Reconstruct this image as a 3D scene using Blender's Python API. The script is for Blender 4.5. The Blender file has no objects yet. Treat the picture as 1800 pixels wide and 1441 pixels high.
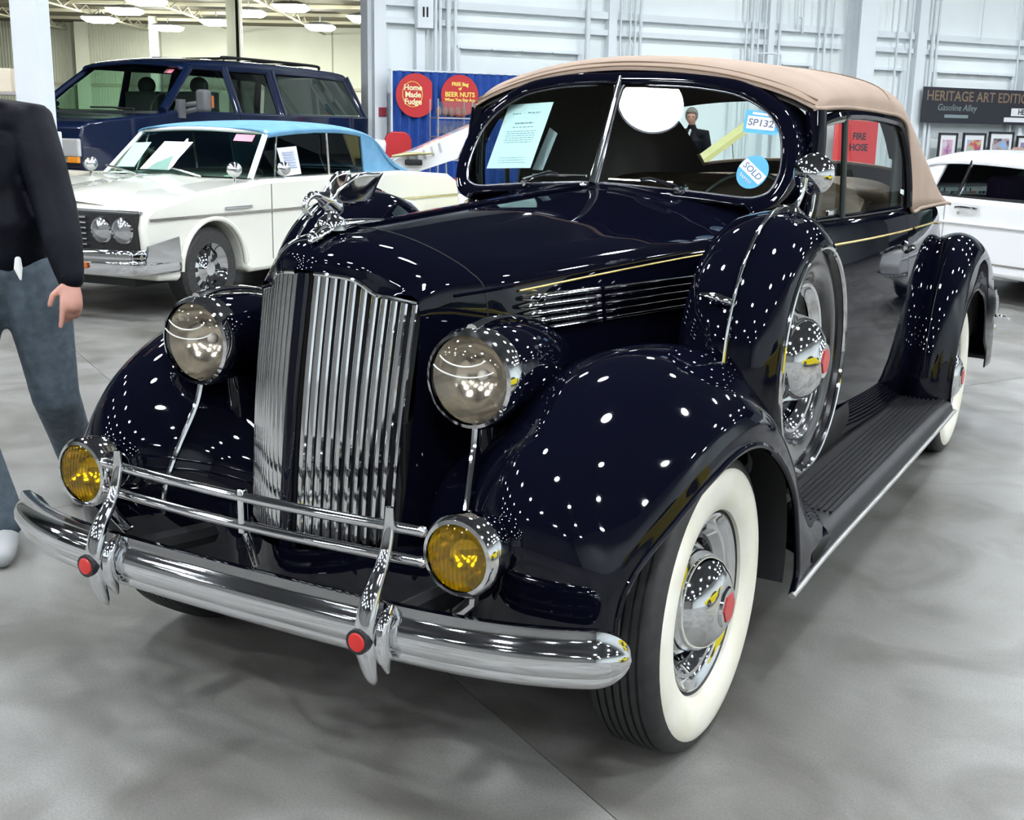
import bpy, bmesh, math, random
import numpy as np
from mathutils import Vector, Matrix

S = bpy.context.scene
C = S.collection
PI = math.pi
rad = math.radians
rng = random.Random(7)

# ------------------------------------------------------------------ camera
cam_d = bpy.data.cameras.new('camera')
cam = bpy.data.objects.new('camera', cam_d)
C.objects.link(cam)
cam_d.sensor_fit = 'HORIZONTAL'
cam_d.sensor_width = 36.0
cam_d.lens = 36.0 * 2066.126 / 1800.0
cam_d.clip_start = 0.05
cam_d.clip_end = 300
_r = Vector((0.86817819, 0.4958703, 0.01947481))
_u = Vector((-0.13124911, 0.19159298, 0.97265914))
_f = Vector((-0.47858155, 0.8469975, -0.23141938))
M4 = Matrix(((_r.x, _u.x, -_f.x, 1.69223), (_r.y, _u.y, -_f.y, -2.517973), (_r.z, _u.z, -_f.z, 1.447968), (0, 0, 0, 1)))
cam.matrix_world = M4
S.camera = cam

# ------------------------------------------------------------------ world, exposure
w = bpy.data.worlds.new('world')
S.world = w
w.use_nodes = True
w.node_tree.nodes['Background'].inputs[0].default_value = (0.80, 0.90, 1.0, 1)
w.node_tree.nodes['Background'].inputs[1].default_value = 0.25
S.view_settings.view_transform = 'Standard'
S.view_settings.look = 'None'
S.view_settings.gamma = 1.0
S.view_settings.use_curve_mapping = False
S.view_settings.exposure = 0.0
LAMP_STRENGTH = 290.0      # round high-bay lamps over the car
TUBE_STRENGTH = 150.0       # box lights of the far hall
try:
    S.cycles.use_denoising = True
    S.cycles.use_adaptive_sampling = True
    S.cycles.adaptive_threshold = .02
    S.cycles.max_bounces = 9
    S.cycles.diffuse_bounces = 3
    S.cycles.glossy_bounces = 4
    S.cycles.transmission_bounces = 6
    S.cycles.transparent_max_bounces = 16
    S.cycles.sample_clamp_indirect = 6.0
    S.cycles.caustics_reflective = False
    S.cycles.caustics_refractive = False
except Exception:
    pass

# ------------------------------------------------------------------ materials
MATS = {}
def mat(name, col=(.5, .5, .5), rough=.5, metal=0.0, coat=0.0, emit=None, estr=0.0, spec=None, alpha=None):
    if name in MATS: return MATS[name]
    m = bpy.data.materials.new(name); m.use_nodes = True
    b = m.node_tree.nodes['Principled BSDF']
    b.inputs['Base Color'].default_value = (*col, 1)
    b.inputs['Roughness'].default_value = rough
    b.inputs['Metallic'].default_value = metal
    b.inputs['Coat Weight'].default_value = coat
    b.inputs['Coat Roughness'].default_value = 0.03
    if spec is not None: b.inputs['Specular IOR Level'].default_value = spec
    if emit is not None:
        b.inputs['Emission Color'].default_value = (*emit, 1)
        b.inputs['Emission Strength'].default_value = estr
    MATS[name] = m
    return m

def noise_mat(name, c1, c2, scale=8, rough=.6, detail=6, bump=0.0, bscale=None, metal=0.0, coat=0.0, lo=.35, hi=.65, stretch=None, spec=None):
    m = mat(name, c1, rough, metal, coat, spec=spec)
    nt = m.node_tree; N = nt.nodes; L = nt.links
    b = N['Principled BSDF']
    tc = N.new('ShaderNodeTexCoord'); src = tc.outputs['Object']
    if stretch:
        mp = N.new('ShaderNodeMapping'); mp.inputs['Scale'].default_value = stretch
        L.new(src, mp.inputs['Vector']); src = mp.outputs['Vector']
    t = N.new('ShaderNodeTexNoise'); t.inputs['Scale'].default_value = scale; t.inputs['Detail'].default_value = detail
    L.new(src, t.inputs['Vector'])
    r = N.new('ShaderNodeValToRGB')
    r.color_ramp.elements[0].position = lo; r.color_ramp.elements[0].color = (*c1, 1)
    r.color_ramp.elements[1].position = hi; r.color_ramp.elements[1].color = (*c2, 1)
    L.new(t.outputs['Fac'], r.inputs['Fac']); L.new(r.outputs['Color'], b.inputs['Base Color'])
    if bump:
        t2 = N.new('ShaderNodeTexNoise'); t2.inputs['Scale'].default_value = bscale or scale * 4; t2.inputs['Detail'].default_value = 4
        L.new(src, t2.inputs['Vector'])
        bp = N.new('ShaderNodeBump'); bp.inputs['Strength'].default_value = bump; bp.inputs['Distance'].default_value = .01
        L.new(t2.outputs['Fac'], bp.inputs['Height']); L.new(bp.outputs['Normal'], b.inputs['Normal'])
    return m

def glass_mat(name, tint=(.85, .95, .92), rough=0.0, ior=1.5, veil=0.0):
    """thin pane: fresnel mix of a tinted transparent and a mirror-like gloss"""
    m = bpy.data.materials.new(name); m.use_nodes = True; MATS[name] = m
    nt = m.node_tree; N = nt.nodes; L = nt.links
    N.remove(N['Principled BSDF']); out = N['Material Output']
    tr = N.new('ShaderNodeBsdfTransparent'); tr.inputs[0].default_value = (*tint, 1)
    gl = N.new('ShaderNodeBsdfGlossy'); gl.inputs['Roughness'].default_value = rough
    lw = N.new('ShaderNodeLayerWeight'); lw.inputs['Blend'].default_value = .5
    pw = N.new('ShaderNodeMath'); pw.operation = 'POWER'; pw.inputs[1].default_value = 5.0
    ma = N.new('ShaderNodeMath'); ma.operation = 'MULTIPLY_ADD'; ma.inputs[1].default_value = .92; ma.inputs[2].default_value = ((ior - 1) / (ior + 1)) ** 2 * 1.9
    L.new(lw.outputs['Facing'], pw.inputs[0]); L.new(pw.outputs[0], ma.inputs[0]); fr = ma
    mx = N.new('ShaderNodeMixShader')
    L.new(fr.outputs[0], mx.inputs[0]); L.new(tr.outputs[0], mx.inputs[1]); L.new(gl.outputs[0], mx.inputs[2])
    L.new(mx.outputs[0], out.inputs[0])
    return m

paint = mat('navy_black_paint', (.0020, .0023, .0066), .30, 0, .72, spec=0.0)
chrome = mat('chrome', (.80, .81, .83), .055, 1.0)
chrome_soft = mat('polished_steel', (.70, .68, .64), .16, 1.0)
rubber = noise_mat('tyre_rubber', (.018, .018, .019), (.03, .03, .031), 30, .62)
whitewall_m = noise_mat('whitewall_rubber', (.74, .72, .60), (.80, .79, .71), 9, .45)
black_m = mat('underbody_black', (.008, .008, .009), .55)
dark_gap = mat('dark_core', (.004, .004, .005), .7)
tan_cloth = noise_mat('tan_canvas', (.295, .215, .165), (.335, .25, .195), 5, .85, bump=.25, bscale=420)
headliner = mat('dark_headliner', (.045, .04, .035), .9)
leather = noise_mat('brown_leather', (.17, .105, .065), (.22, .14, .09), 12, .5)
gold_m = mat('gold_pinstripe', (.62, .46, .16), .3, .6)
red_m = mat('red_enamel', (.50, .016, .014), .3, 0, .3)
rubber_mat_m = noise_mat('ribbed_rubber_mat', (.006, .006, .007), (.011, .011, .013), 20, .5, spec=.3)
glass = glass_mat('window_glass', (.80, .90, .87))
amber_lens = glass_mat('yellow_fog_glass', (.95, .80, .03), .05)
lens_glass = glass_mat('lens_glass', (1.0, .95, .87), .02)
mirror_m = mat('mirror_glass', (.85, .87, .88), .02, 1.0)
paper_m = mat('white_paper', (.74, .88, .90), .7)
ink_m = mat('dark_ink', (.05, .08, .12), .7)
white_print = mat('white_print', (.74, .76, .78), .5)
sky_blue = mat('sky_blue_sticker', (.04, .30, .62), .45)

# ------------------------------------------------------------------ object helpers
def thing(name, label=None, cat=None, group=None, loc=(0, 0, 0), rz=0.0):
    o = bpy.data.objects.new(name, None); C.objects.link(o)
    o.location = loc; o.rotation_euler = (0, 0, rz); o.empty_display_size = .2
    return tag(o, label, cat, group)

def tag(o, label=None, cat=None, group=None, kind=None):
    if label: o['label'] = label
    if cat: o['category'] = cat
    if group: o['group'] = group
    if kind: o['kind'] = kind
    return o

def add(name, vf, m, parent=None, smooth=True, angle=40, bevel=0, seg=2, solid=0, label=None, loc=None, rot=None):
    """link (verts, faces) as ONE mesh object"""
    v, f = vf
    me = bpy.data.meshes.new(name)
    me.from_pydata([tuple(map(float, p)) for p in v], [], [tuple(int(i) for i in q) for q in f])
    me.validate(); me.update()
    if m: me.materials.append(m)
    o = bpy.data.objects.new(name, me); C.objects.link(o)
    if parent: o.parent = parent
    if loc: o.location = loc
    if rot: o.rotation_euler = rot
    if solid:
        md = o.modifiers.new('solid', 'SOLIDIFY'); md.thickness = solid; md.offset = -1
    if bevel:
        md = o.modifiers.new('bevel', 'BEVEL'); md.width = bevel; md.segments = seg; md.limit_method = 'ANGLE'; md.angle_limit = rad(32)
    if smooth:
        me.polygons.foreach_set('use_smooth', [True] * len(me.polygons))
        try: me.set_sharp_from_angle(angle=rad(angle))
        except Exception: pass
    if label: o['label'] = label
    return o

def copy_tree(o, parent=None):
    c = o.copy(); C.objects.link(c)
    if parent: c.parent = parent
    for ch in list(o.children): copy_tree(ch, c)
    return c

def join(*parts):
    V = []; F = []
    for v, f in parts:
        k = len(V); V += [tuple(p) for p in v]; F += [tuple(i + k for i in q) for q in f]
    return V, F

def mir(vf):
    v, f = vf
    return [(-p[0], p[1], p[2]) for p in v], [tuple(reversed(q)) for q in f]

def xf(vf, loc=(0, 0, 0), rot=(0, 0, 0), sc=(1, 1, 1)):
    from mathutils import Euler
    R = Euler(rot).to_matrix(); l = Vector(loc)
    return [tuple(R @ Vector((p[0] * sc[0], p[1] * sc[1], p[2] * sc[2])) + l) for p in vf[0]], vf[1]

def box(c, s):
    x, y, z = c; a, b, h = s[0] / 2, s[1] / 2, s[2] / 2
    v = [(x + i * a, y + j * b, z + k * h) for k in (-1, 1) for j in (-1, 1) for i in (-1, 1)]
    return v, [(0, 2, 3, 1), (4, 5, 7, 6), (0, 1, 5, 4), (2, 6, 7, 3), (0, 4, 6, 2), (1, 3, 7, 5)]

def cr(P, t):
    """Catmull-Rom through rows of P (n,...) at parameters t in [0,n-1]"""
    P = np.asarray(P, float); n = len(P); out = []
    for q in t:
        i = min(int(math.floor(q)), n - 2); s = q - i
        p1, p2 = P[i], P[i + 1]
        p0 = P[i - 1] if i > 0 else 2 * p1 - p2
        p3 = P[i + 2] if i + 2 < n else 2 * p2 - p1
        out.append(.5 * (2 * p1 + (p2 - p0) * s + (2 * p0 - 5 * p1 + 4 * p2 - p3) * s * s + (3 * p1 - p0 - 3 * p2 + p3) * s ** 3))
    return np.array(out)

def spl(P, n):
    return cr(P, np.linspace(0, len(P) - 1, n))

def gridmesh(G, closed_v=False, closed_u=False, flip=False):
    m, n = G.shape[:2]
    F = []
    for i in range(m if closed_u else m - 1):
        for j in range(n if closed_v else n - 1):
            a, b = i * n + j, i * n + (j + 1) % n
            c, d = ((i + 1) % m) * n + (j + 1) % n, ((i + 1) % m) * n + j
            F.append((a, d, c, b) if flip else (a, b, c, d))
    return [tuple(p) for p in G.reshape(-1, 3)], F

def surf(ctrl, mu, mv, flip=False):
    G = spl(np.asarray(ctrl, float), mu)
    G = np.swapaxes(spl(np.swapaxes(G, 0, 1), mv), 0, 1)
    return gridmesh(G, flip=flip)

def lathe(prof, seg=48, axis='x', c=(0, 0, 0)):
    """prof: list of (radius, height along axis)"""
    G = []
    for k in range(seg):
        a = 2 * PI * k / seg; ca, sa = math.cos(a), math.sin(a)
        row = []
        for r, h in prof:
            if axis == 'x': p = (h, r * ca, r * sa)
            elif axis == 'y': p = (r * ca, h, -r * sa)
            else: p = (r * ca, r * sa, h)
            row.append((p[0] + c[0], p[1] + c[1], p[2] + c[2]))
        G.append(row)
    return gridmesh(np.array(G), closed_u=True)

def tube(path, r, seg=10, closed=False, cap=True, flat=1.0, up=(0, 0, 1)):
    """r: scalar or per-point radius; flat scales the second axis"""
    P = np.asarray(path, float); n = len(P)
    R = np.full(n, r, float) if np.isscalar(r) else np.asarray(r, float)
    FL = np.full(n, flat, float) if np.isscalar(flat) else np.asarray(flat, float)
    G = []; prev = None
    for i in range(n):
        if closed: t = P[(i + 1) % n] - P[i - 1]
        else: t = P[min(i + 1, n - 1)] - P[max(i - 1, 0)]
        t = t / (np.linalg.norm(t) + 1e-12)
        if prev is None:
            a = np.cross(np.asarray(up, float), t)
            if np.linalg.norm(a) < 1e-3: a = np.cross((1, 0, 0), t)
        else:
            a = prev - t * (prev @ t)
        a = a / np.linalg.norm(a); prev = a
        b = np.cross(t, a)
        G.append([P[i] + R[i] * (math.cos(2 * PI * k / seg) * a + FL[i] * math.sin(2 * PI * k / seg) * b) for k in range(seg)])
    v, f = gridmesh(np.array(G), closed_v=True, closed_u=closed)
    if cap and not closed:
        f.append(tuple(range(seg - 1, -1, -1))); f.append(tuple((n - 1) * seg + k for k in range(seg)))
    return v, f

def rod(p0, p1, r, seg=8):
    return tube([p0, p1], r, seg)

def sphere(c, r, seg=16, ring=10, sc=(1, 1, 1)):
    prof = [(max(1e-5, math.sin(PI * i / ring)) * r, -math.cos(PI * i / ring) * r) for i in range(ring + 1)]
    v, f = lathe(prof, seg, 'z')
    return [(p[0] * sc[0] + c[0], p[1] * sc[1] + c[1], p[2] * sc[2] + c[2]) for p in v], f

def prism(poly, h0, h1, axis='x'):
    """extrude a 2-D outline: axis x -> poly is (y,z); y -> (x,z); z -> (x,y)"""
    def P(a, b, h): return (h, a, b) if axis == 'x' else ((a, h, b) if axis == 'y' else (a, b, h))
    n = len(poly)
    v = [P(a, b, h0) for a, b in poly] + [P(a, b, h1) for a, b in poly]
    f = [tuple(range(n - 1, -1, -1)), tuple(range(n, 2 * n))]
    f += [(i, (i + 1) % n, n + (i + 1) % n, n + i) for i in range(n)]
    return v, f

def rrect(w, h, r, n=5, cx=0, cy=0):
    out = []
    for sx, sy, a0 in ((1, 1, 0), (-1, 1, 90), (-1, -1, 180), (1, -1, 270)):
        for k in range(n + 1):
            a = rad(a0 + 90 * k / n)
            out.append((cx + sx * (w / 2 - r) + r * math.cos(a), cy + sy * (h / 2 - r) + r * math.sin(a)))
    return out

def circle2(r, n=40, cx=0, cy=0):
    return [(cx + r * math.cos(2 * PI * k / n), cy + r * math.sin(2 * PI * k / n)) for k in range(n)]

def text(name, body, size, m, parent, mw, align='CENTER', extrude=.0004, bold=0.0, shear=0):
    cu = bpy.data.curves.new(name, 'FONT'); cu.body = body; cu.size = size
    cu.align_x = align; cu.align_y = 'CENTER'; cu.extrude = extrude; cu.offset = bold; cu.shear = shear
    cu.resolution_u = 3
    cu.materials.append(m)
    o = bpy.data.objects.new(name, cu); C.objects.link(o)
    if parent: o.parent = parent
    o.matrix_local = mw
    return o

def frame(o, ex, ey):
    """4x4 with local x along ex, local y along ey"""
    ex = Vector(ex).normalized(); ey = Vector(ey); ey = (ey - ex * ey.dot(ex)).normalized(); ez = ex.cross(ey)
    return Matrix(((ex.x, ey.x, ez.x, o[0]), (ex.y, ey.y, ez.y, o[1]), (ex.z, ey.z, ez.z, o[2]), (0, 0, 0, 1)))
# ------------------------------------------------------------------ the hall
wall_m = noise_mat('white_block_wall', (.80, .865, .87), (.85, .91, .915), .6, .55, bump=.06, bscale=14)
steel_w = mat('white_steel', (.74, .79, .82), .45)
pipe_w = mat('white_pipe', (.70, .75, .78), .4)
cream_m = noise_mat('cream_siding', (.58, .61, .50), (.64, .67, .56), .3, .6)
olive_m = noise_mat('olive_roof_deck', (.10, .095, .06), (.15, .14, .09), .8, .8)
truss_m = mat('truss_steel', (.42, .41, .30), .6)
ceil_m = noise_mat('dark_roof_deck', (.055, .058, .068), (.075, .078, .09), .5, .85)
lamp_emit = mat('lamp_glow', (1, 1, 1), .5, emit=(.90, .95, 1.0), estr=LAMP_STRENGTH)
tube_emit = mat('boxlight_glow', (1, 1, 1), .5, emit=(1.0, 1.0, .93), estr=TUBE_STRENGTH)
housing_m = mat('lamp_housing', (.35, .36, .38), .4, .6)

# concrete floor, cast in slabs with saw-cut joints between
def floor_mat():
    m = mat('polished_concrete', (.3, .3, .28), .34)
    nt = m.node_tree; N = nt.nodes; L = nt.links; b = N['Principled BSDF']
    tc = N.new('ShaderNodeTexCoord')
    def nz(scale, detail, dist=0.0, st=None):
        src = tc.outputs['Object']
        if st:
            mp = N.new('ShaderNodeMapping'); mp.inputs['Scale'].default_value = st[0]; mp.inputs['Rotation'].default_value = (0, 0, st[1])
            L.new(src, mp.inputs[0]); src = mp.outputs[0]
        t = N.new('ShaderNodeTexNoise'); t.inputs['Scale'].default_value = scale; t.inputs['Detail'].default_value = detail
        t.inputs['Distortion'].default_value = dist
        L.new(src, t.inputs['Vector']); return t.outputs['Fac']
    def ramp(fac, a, ca, bb, cb):
        r = N.new('ShaderNodeValToRGB'); e = r.color_ramp.elements
        e[0].position = a; e[0].color = (*ca, 1); e[1].position = bb; e[1].color = (*cb, 1)
        L.new(fac, r.inputs[0]); return r.outputs[0]
    def mul(a, bcol, f=1.0):
        x = N.new('ShaderNodeMix'); x.data_type = 'RGBA'; x.blend_type = 'MULTIPLY'; x.inputs[0].default_value = f
        L.new(a, x.inputs[6]); L.new(bcol, x.inputs[7]); return x.outputs[2]
    base = ramp(nz(.55, 8, .6), .32, (.165, .160, .147), .68, (.248, .244, .232))
    stain = ramp(nz(1.7, 10, 1.2), .36, (.62, .61, .58), .56, (1, 1, 1))
    scuff = ramp(nz(1.1, 6, .3, ((.25, 2.2, 1), rad(58))), .40, (.86, .86, .85), .60, (1.04, 1.04, 1.05))
    grit = ramp(nz(160, 3), .35, (.86, .86, .86), .65, (1.08, 1.08, 1.08))
    c = mul(mul(mul(base, stain), scuff), grit)
    L.new(c, b.inputs['Base Color'])
    L.new(ramp(nz(1.3, 6, .4), .3, (.30, .30, .30), .7, (.48, .48, .48)), b.inputs['Roughness'])
    bp = N.new('ShaderNodeBump'); bp.inputs['Strength'].default_value = .05; bp.inputs['Distance'].default_value = .01
    L.new(nz(40, 5), bp.inputs['Height']); L.new(bp.outputs[0], b.inputs['Normal'])
    b.inputs['Specular IOR Level'].default_value = .35
    return m
concrete = floor_mat()
joint_m = mat('floor_joint', (.07, .07, .066), .8)
fl = add('floor', box((-12, 14, -.13), (130, 130, .22)), joint_m, smooth=False)
tag(fl, 'grey polished concrete floor of the exhibition hall', 'floor', kind='structure')
SL = 6.1; ga = rad(-30.0); gx, gy = math.cos(ga), math.sin(ga)
slab_me = None
J0 = (-1.61, .965)
for i in range(-6, 7):
    for j in range(-5, 8):
        cx = J0[0] + (i + .5) * SL * gx - (j + .5) * SL * gy
        cy = J0[1] + (i + .5) * SL * gy + (j + .5) * SL * gx
        if slab_me is None:
            o = add('slab', box((0, 0, -.01), (SL - .0035, SL - .0035, .02)), concrete, fl, smooth=False); slab_me = o.data
        else:
            o = bpy.data.objects.new('slab', slab_me); C.objects.link(o); o.parent = fl
        o.location = (cx, cy, 0); o.rotation_euler = (0, 0, ga)
outer = add('slab_field', join(box((-50, 50, -.012), (60, 60, .02))), concrete, fl, smooth=False)

# back wall: e1 runs along it, e2 points out of it into the hall
WA = Vector((-11.18, 15.0, 0)); E1 = Vector((.5794, .8150, 0)); E2 = Vector((.8150, -.5794, 0))
WANG = math.atan2(E1.y, E1.x)
def on_wall(o): o.location = WA; o.rotation_euler = (0, 0, WANG); return o
# local frame of the wall: x = along, y = -out (so y negative comes into the hall), z = up
HT = 8.6
wb = on_wall(add('wall_back', box((17, .2, HT / 2), (34, .4, HT)), wall_m, smooth=False))
tag(wb, 'white painted hall wall with steel girts and conduits', 'wall', kind='structure')
def wpart(name, vf, m=steel_w, **k): return add(name, vf, m, wb, **k)
for s0, s1 in ((.2, 10.3), (11.0, 12.25), (12.55, 15.55), (15.7, 20.5), (20.8, 33)):
    for z, h in ((3.60, .13), (3.29, .10), (5.6, .13), (5.3, .1)):
        wpart('girt', box(((s0 + s1) / 2, -.07, z), (s1 - s0, .14, h)), smooth=False)
for s, wd, dp in ((.10, .22, .16), (.86, .16, .14), (4.74, .17, .18), (8.42, .14, .2), (12.40, .26, .22), (15.62, .12, .2), (20.6, .3, .3)):
    wpart('pilaster', box((s, -dp / 2, HT / 2), (wd, dp, HT)), smooth=False)
# large wide-flange column standing in front of the wall
wpart('column_flange', box((10.70, -.42, HT / 2), (.46, .05, HT)), smooth=False)
wpart('column_flange', box((10.70, -.02, HT / 2), (.46, .05, HT)), smooth=False)
wpart('column_web', box((10.62, -.22, HT / 2), (.05, .36, HT)), smooth=False)
for s, r, z0 in ((1.12, .035, 0), (1.21, .03, 0), (1.37, .045, 0), (1.50, .03, 1.2), (4.19, .05, 0), (4.9, .02, 2.2), (5.11, .02, 0), (5.34, .03, 0), (5.22, .02, 2.4),
                 (7.8, .02, 0), (7.96, .035, 0), (8.10, .018, 2.6), (8.26, .018, 2.6), (8.62, .03, 0), (9.62, .02, 2.2), (9.78, .03, 0), (9.98, .02, 2.4), (11.72, .025, 0), (12.1, .03, 0), (12.72, .045, 0), (12.85, .03, 0), (14.1, .012, 3.6), (15.3, .02, 0)):
    wpart('conduit', tube([(s, -.19, z0), (s, -.19, HT)], r, 10), pipe_w)
# hooked and looped conduits
for s in (9.05, 9.2):
    P = [(s, -.18, HT), (s, -.18, 3.95), (s + .02, -.18, 3.83), (s + .10, -.18, 3.80)] if s < 9.1 else [(s, -.18, HT), (s, -.18, 3.86), (s - .03, -.18, 3.80), (s - .05, -.18, 3.79)]
    wpart('conduit', tube(spl(P, 22), .018, 8), pipe_w)
wpart('conduit', tube(spl([(8.05, -.2, 2.6), (8.05, -.2, 2.98), (8.12, -.2, 3.06), (8.6, -.2, 3.06), (8.68, -.2, 3.0), (8.68, -.2, 2.6)], 40), .018, 8), pipe_w)
wpart('conduit', tube(spl([(5.1, -.2, 3.2), (5.14, -.2, 3.1), (5.2, -.2, 2.9), (5.2, -.2, 2.3)], 20), .018, 8), pipe_w)
# panel box with two slots, high on the pilaster
pb = wpart('panel_box', box((.90, -.20, 3.48), (.30, .16, .62)), smooth=False, bevel=.01)
add('slot', box((.86, -.285, 3.44), (.03, .01, .17)), dark_gap, pb, smooth=False)
add('slot', box((.93, -.285, 3.44), (.03, .01, .17)), dark_gap, pb, smooth=False)
# overhead-door frames
for s0, s1 in ((1.6, 4.10), (5.6, 7.6), (8.75, 9.55), (11.1, 12.05), (13.0, 15.35)):
    wpart('door_rail', box(((s0 + s1) / 2, -.03, 2.90), (s1 - s0, .06, .055)), smooth=False)
    n = max(1, int(round((s1 - s0) / .62)))
    for k in range(n):
        a = s0 + (s1 - s0) * k / n + .03; b2 = s0 + (s1 - s0) * (k + 1) / n - .03
        wpart('rail_lip', box(((a + b2) / 2, -.10, 2.875), (b2 - a, .10, .02)), pipe_w, smooth=False)
    for s in (s0, s1):
        wpart('door_jamb', box((s, -.04, 1.44), (.09, .08, 2.88)), smooth=False)
    nb = int((s1 - s0) / .62) + 1
# end return of the wall toward the far hall
wpart('end_cap', box((-.04, .2, HT / 2), (.08, .40, HT)), smooth=False)

# far hall: cream wall, roof deck, trusses, columns (frame turned 30 degrees)
FA = rad(29.5); G1 = Vector((math.cos(FA), math.sin(FA), 0)); G2 = Vector((-math.sin(FA), math.cos(FA), 0))
CAMG = Vector((1.69, -2.52, 0))
def far(px, depth, z=0.0):
    """px: sideways metres right of the view axis, depth: metres ahead"""
    p = CAMG + G1 * px + G2 * depth; return Vector((p.x, p.y, z))
def far_obj(o, px, depth, z=0): o.location = far(px, depth, z); o.rotation_euler = (0, 0, FA); return o
wf = far_obj(add('wall_far', box((0, 0, 4.2), (64, .3, 8.4)), cream_m, smooth=False), -14, 66)
tag(wf, 'cream wall at the far end of the second hall', 'wall', kind='structure')
add('rail', box((0, -.2, 3.4), (64, .12, .16)), truss_m, wf, smooth=False)
add('base_band', box((0, -.2, 1.1), (64, .12, 1.2)), mat('band_grey', (.33, .34, .30), .6), wf, smooth=False)
rib_me = None
for k in range(56):
    x = -14.2 + k * .16
    if rib_me is None:
        o = add('siding_rib', box((0, -.19, 4.2), (.07, .06, 5.0)), cream_m, wf, smooth=False); rib_me = o.data
    else:
        o = bpy.data.objects.new('siding_rib', rib_me); C.objects.link(o); o.parent = wf
    o.location.x = x
for x in (-26, -20.5, -5.2, 4.0, 9.0):
    add('panel_seam', box((x, -.17, 4), (.06, .05, 8)), mat('seam_grey', (.36, .37, .30), .6), wf, smooth=False)
wl = far_obj(add('wall_left', box((0, 0, 4.3), (.3, 150, 8.6)), wall_m, smooth=False), -46, 5)
tag(wl, 'white side wall of the hall', 'wall', kind='structure')
wr = add('wall_right', box((17, 5, 4.3), (.3, 90, 8.6)), wall_m, smooth=False); tag(wr, 'white side wall behind the visitors', 'wall', kind='structure')
wn = add('wall_front', box((-10, -20, 4.3), (110, .3, 8.6)), mat('grey_wall', (.16, .157, .15), .7), smooth=False); tag(wn, 'dark grey wall behind the camera', 'wall', kind='structure')  # unseen wall, coloured dark so the fenders mirror less light
cm = add('ceiling', box((-12, 14, 8.75), (130, 130, .3)), ceil_m, smooth=False); tag(cm, 'dark roof deck over the main hall', 'ceiling', kind='structure')
cf = far_obj(add('ceiling_far', box((0, 14, 6.70), (70, 34, .2)), olive_m, smooth=False), -16, 36)
tag(cf, 'low olive roof deck over the far hall', 'ceiling', kind='structure')
add('header', box((0, -3, 7.6), (70, .2, 2.0)), wall_m, cf, smooth=False)
for k in range(9):
    add('purlin', box((0, -2 + k * 4.0, 6.53), (70, .10, .14)), truss_m, cf, smooth=False)
for k in range(10):
    x = -22 + k * 4.6
    tr_ = far_obj(add('roof_truss', box((x, 14, 6.24), (.08, 34, .07)), truss_m, smooth=False), -16, 36)
    tag(tr_, 'steel roof truss under the olive roof deck of the far hall', 'truss', 'roof trusses of the far hall', kind='structure')
    for q in range(18):
        y0 = -2 + q * 1.9
        o = add('web_bar', tube([(x, y0, 6.24), (x, y0 + .95, 6.58), (x, y0 + 1.9, 6.24)], .035, 5), truss_m, tr_, smooth=False)
# steel posts of the far hall
for px, d, wd, m in ((-18.04, 60.6, .36, 'cream'), (-11.15, 48.1, .55, 'cream'), (-23.1, 64.7, .6, 'cream')):
    o = far_obj(add('column', join(box((0, 0, 3.28), (wd, .08, 6.56)), box((0, wd * .5, 3.28), (wd, .08, 6.56)), box((0, wd * .25, 3.28), (.06, wd * .5, 6.56))), cream_m, smooth=False), px, d)
    tag(o, kind='structure')
    o['label'] = {-18.04: 'slim cream steel post above the dark blue truck windshield', -11.15: 'slim cream steel post above the middle of the dark blue truck roof', -23.1: 'shaded wide post on the cream far wall'}[px]; o['category'] = 'column'
pipe = far_obj(add('column_pipe', tube([(0, 0, 0), (0, 0, 6.55)], .055, 8), mat('dark_pipe', (.06, .06, .05), .6)), -9.58, 41.84)
tag(pipe, 'thin dark vertical pipe above the dark blue truck roof', 'pipe', kind='structure')

# near white column with a boxed foot
nc = add('column_near', box((0, 0, 4.3), (.235, .235, 8.6)), mat('column_white', (.60, .63, .66), .5), smooth=False, bevel=.012)
nc.location = (-7.02, 4.50, 0); nc.rotation_euler = (0, 0, rad(22))
tag(nc, 'white square hall column between the walking man and the truck', 'column', kind='structure')
add('foot_casing', box((0, 0, .68), (.285, .285, 1.36)), MATS['column_white'], nc, smooth=False, bevel=.012)

# round high-bay lamps over the cars
def make_lamp():
    t = thing('high_bay_lamp', 'round high bay lamp hanging from the roof, mirrored in the car paint', 'lamp', 'high bay lamps over the hall')
    add('diffuser', lathe([(.0001, 0), (.28, 0), (.28, .02), (.0001, .02)], 24, 'z'), lamp_emit, t)
    add('reflector', lathe([(.295, -.01), (.30, .03), (.25, .20), (.13, .34), (.11, .55), (.0001, .56)], 24, 'z'), housing_m, t)
    add('stem', rod((0, 0, .5), (0, 0, 1.59), .02), housing_m, t)
    return t
L0 = Vector((-.33, -2.48, 7.0)); lamp0 = None
for i in range(-6, 7):
    for j in range(-6, 7):
        p = L0 + E1 * (i * 5.0) + E2 * (j * 4.4)
        if p.x > 15.5 or p.y < -18 or (p - WA).dot(E2) < 1.5: continue
        if (p - Vector((-3, 2, 7))).length > 30: continue
        if lamp0 is None: lamp0 = o = make_lamp()
        else: o = copy_tree(lamp0)
        o.location = p; o.rotation_euler = (0, 0, WANG)

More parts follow.
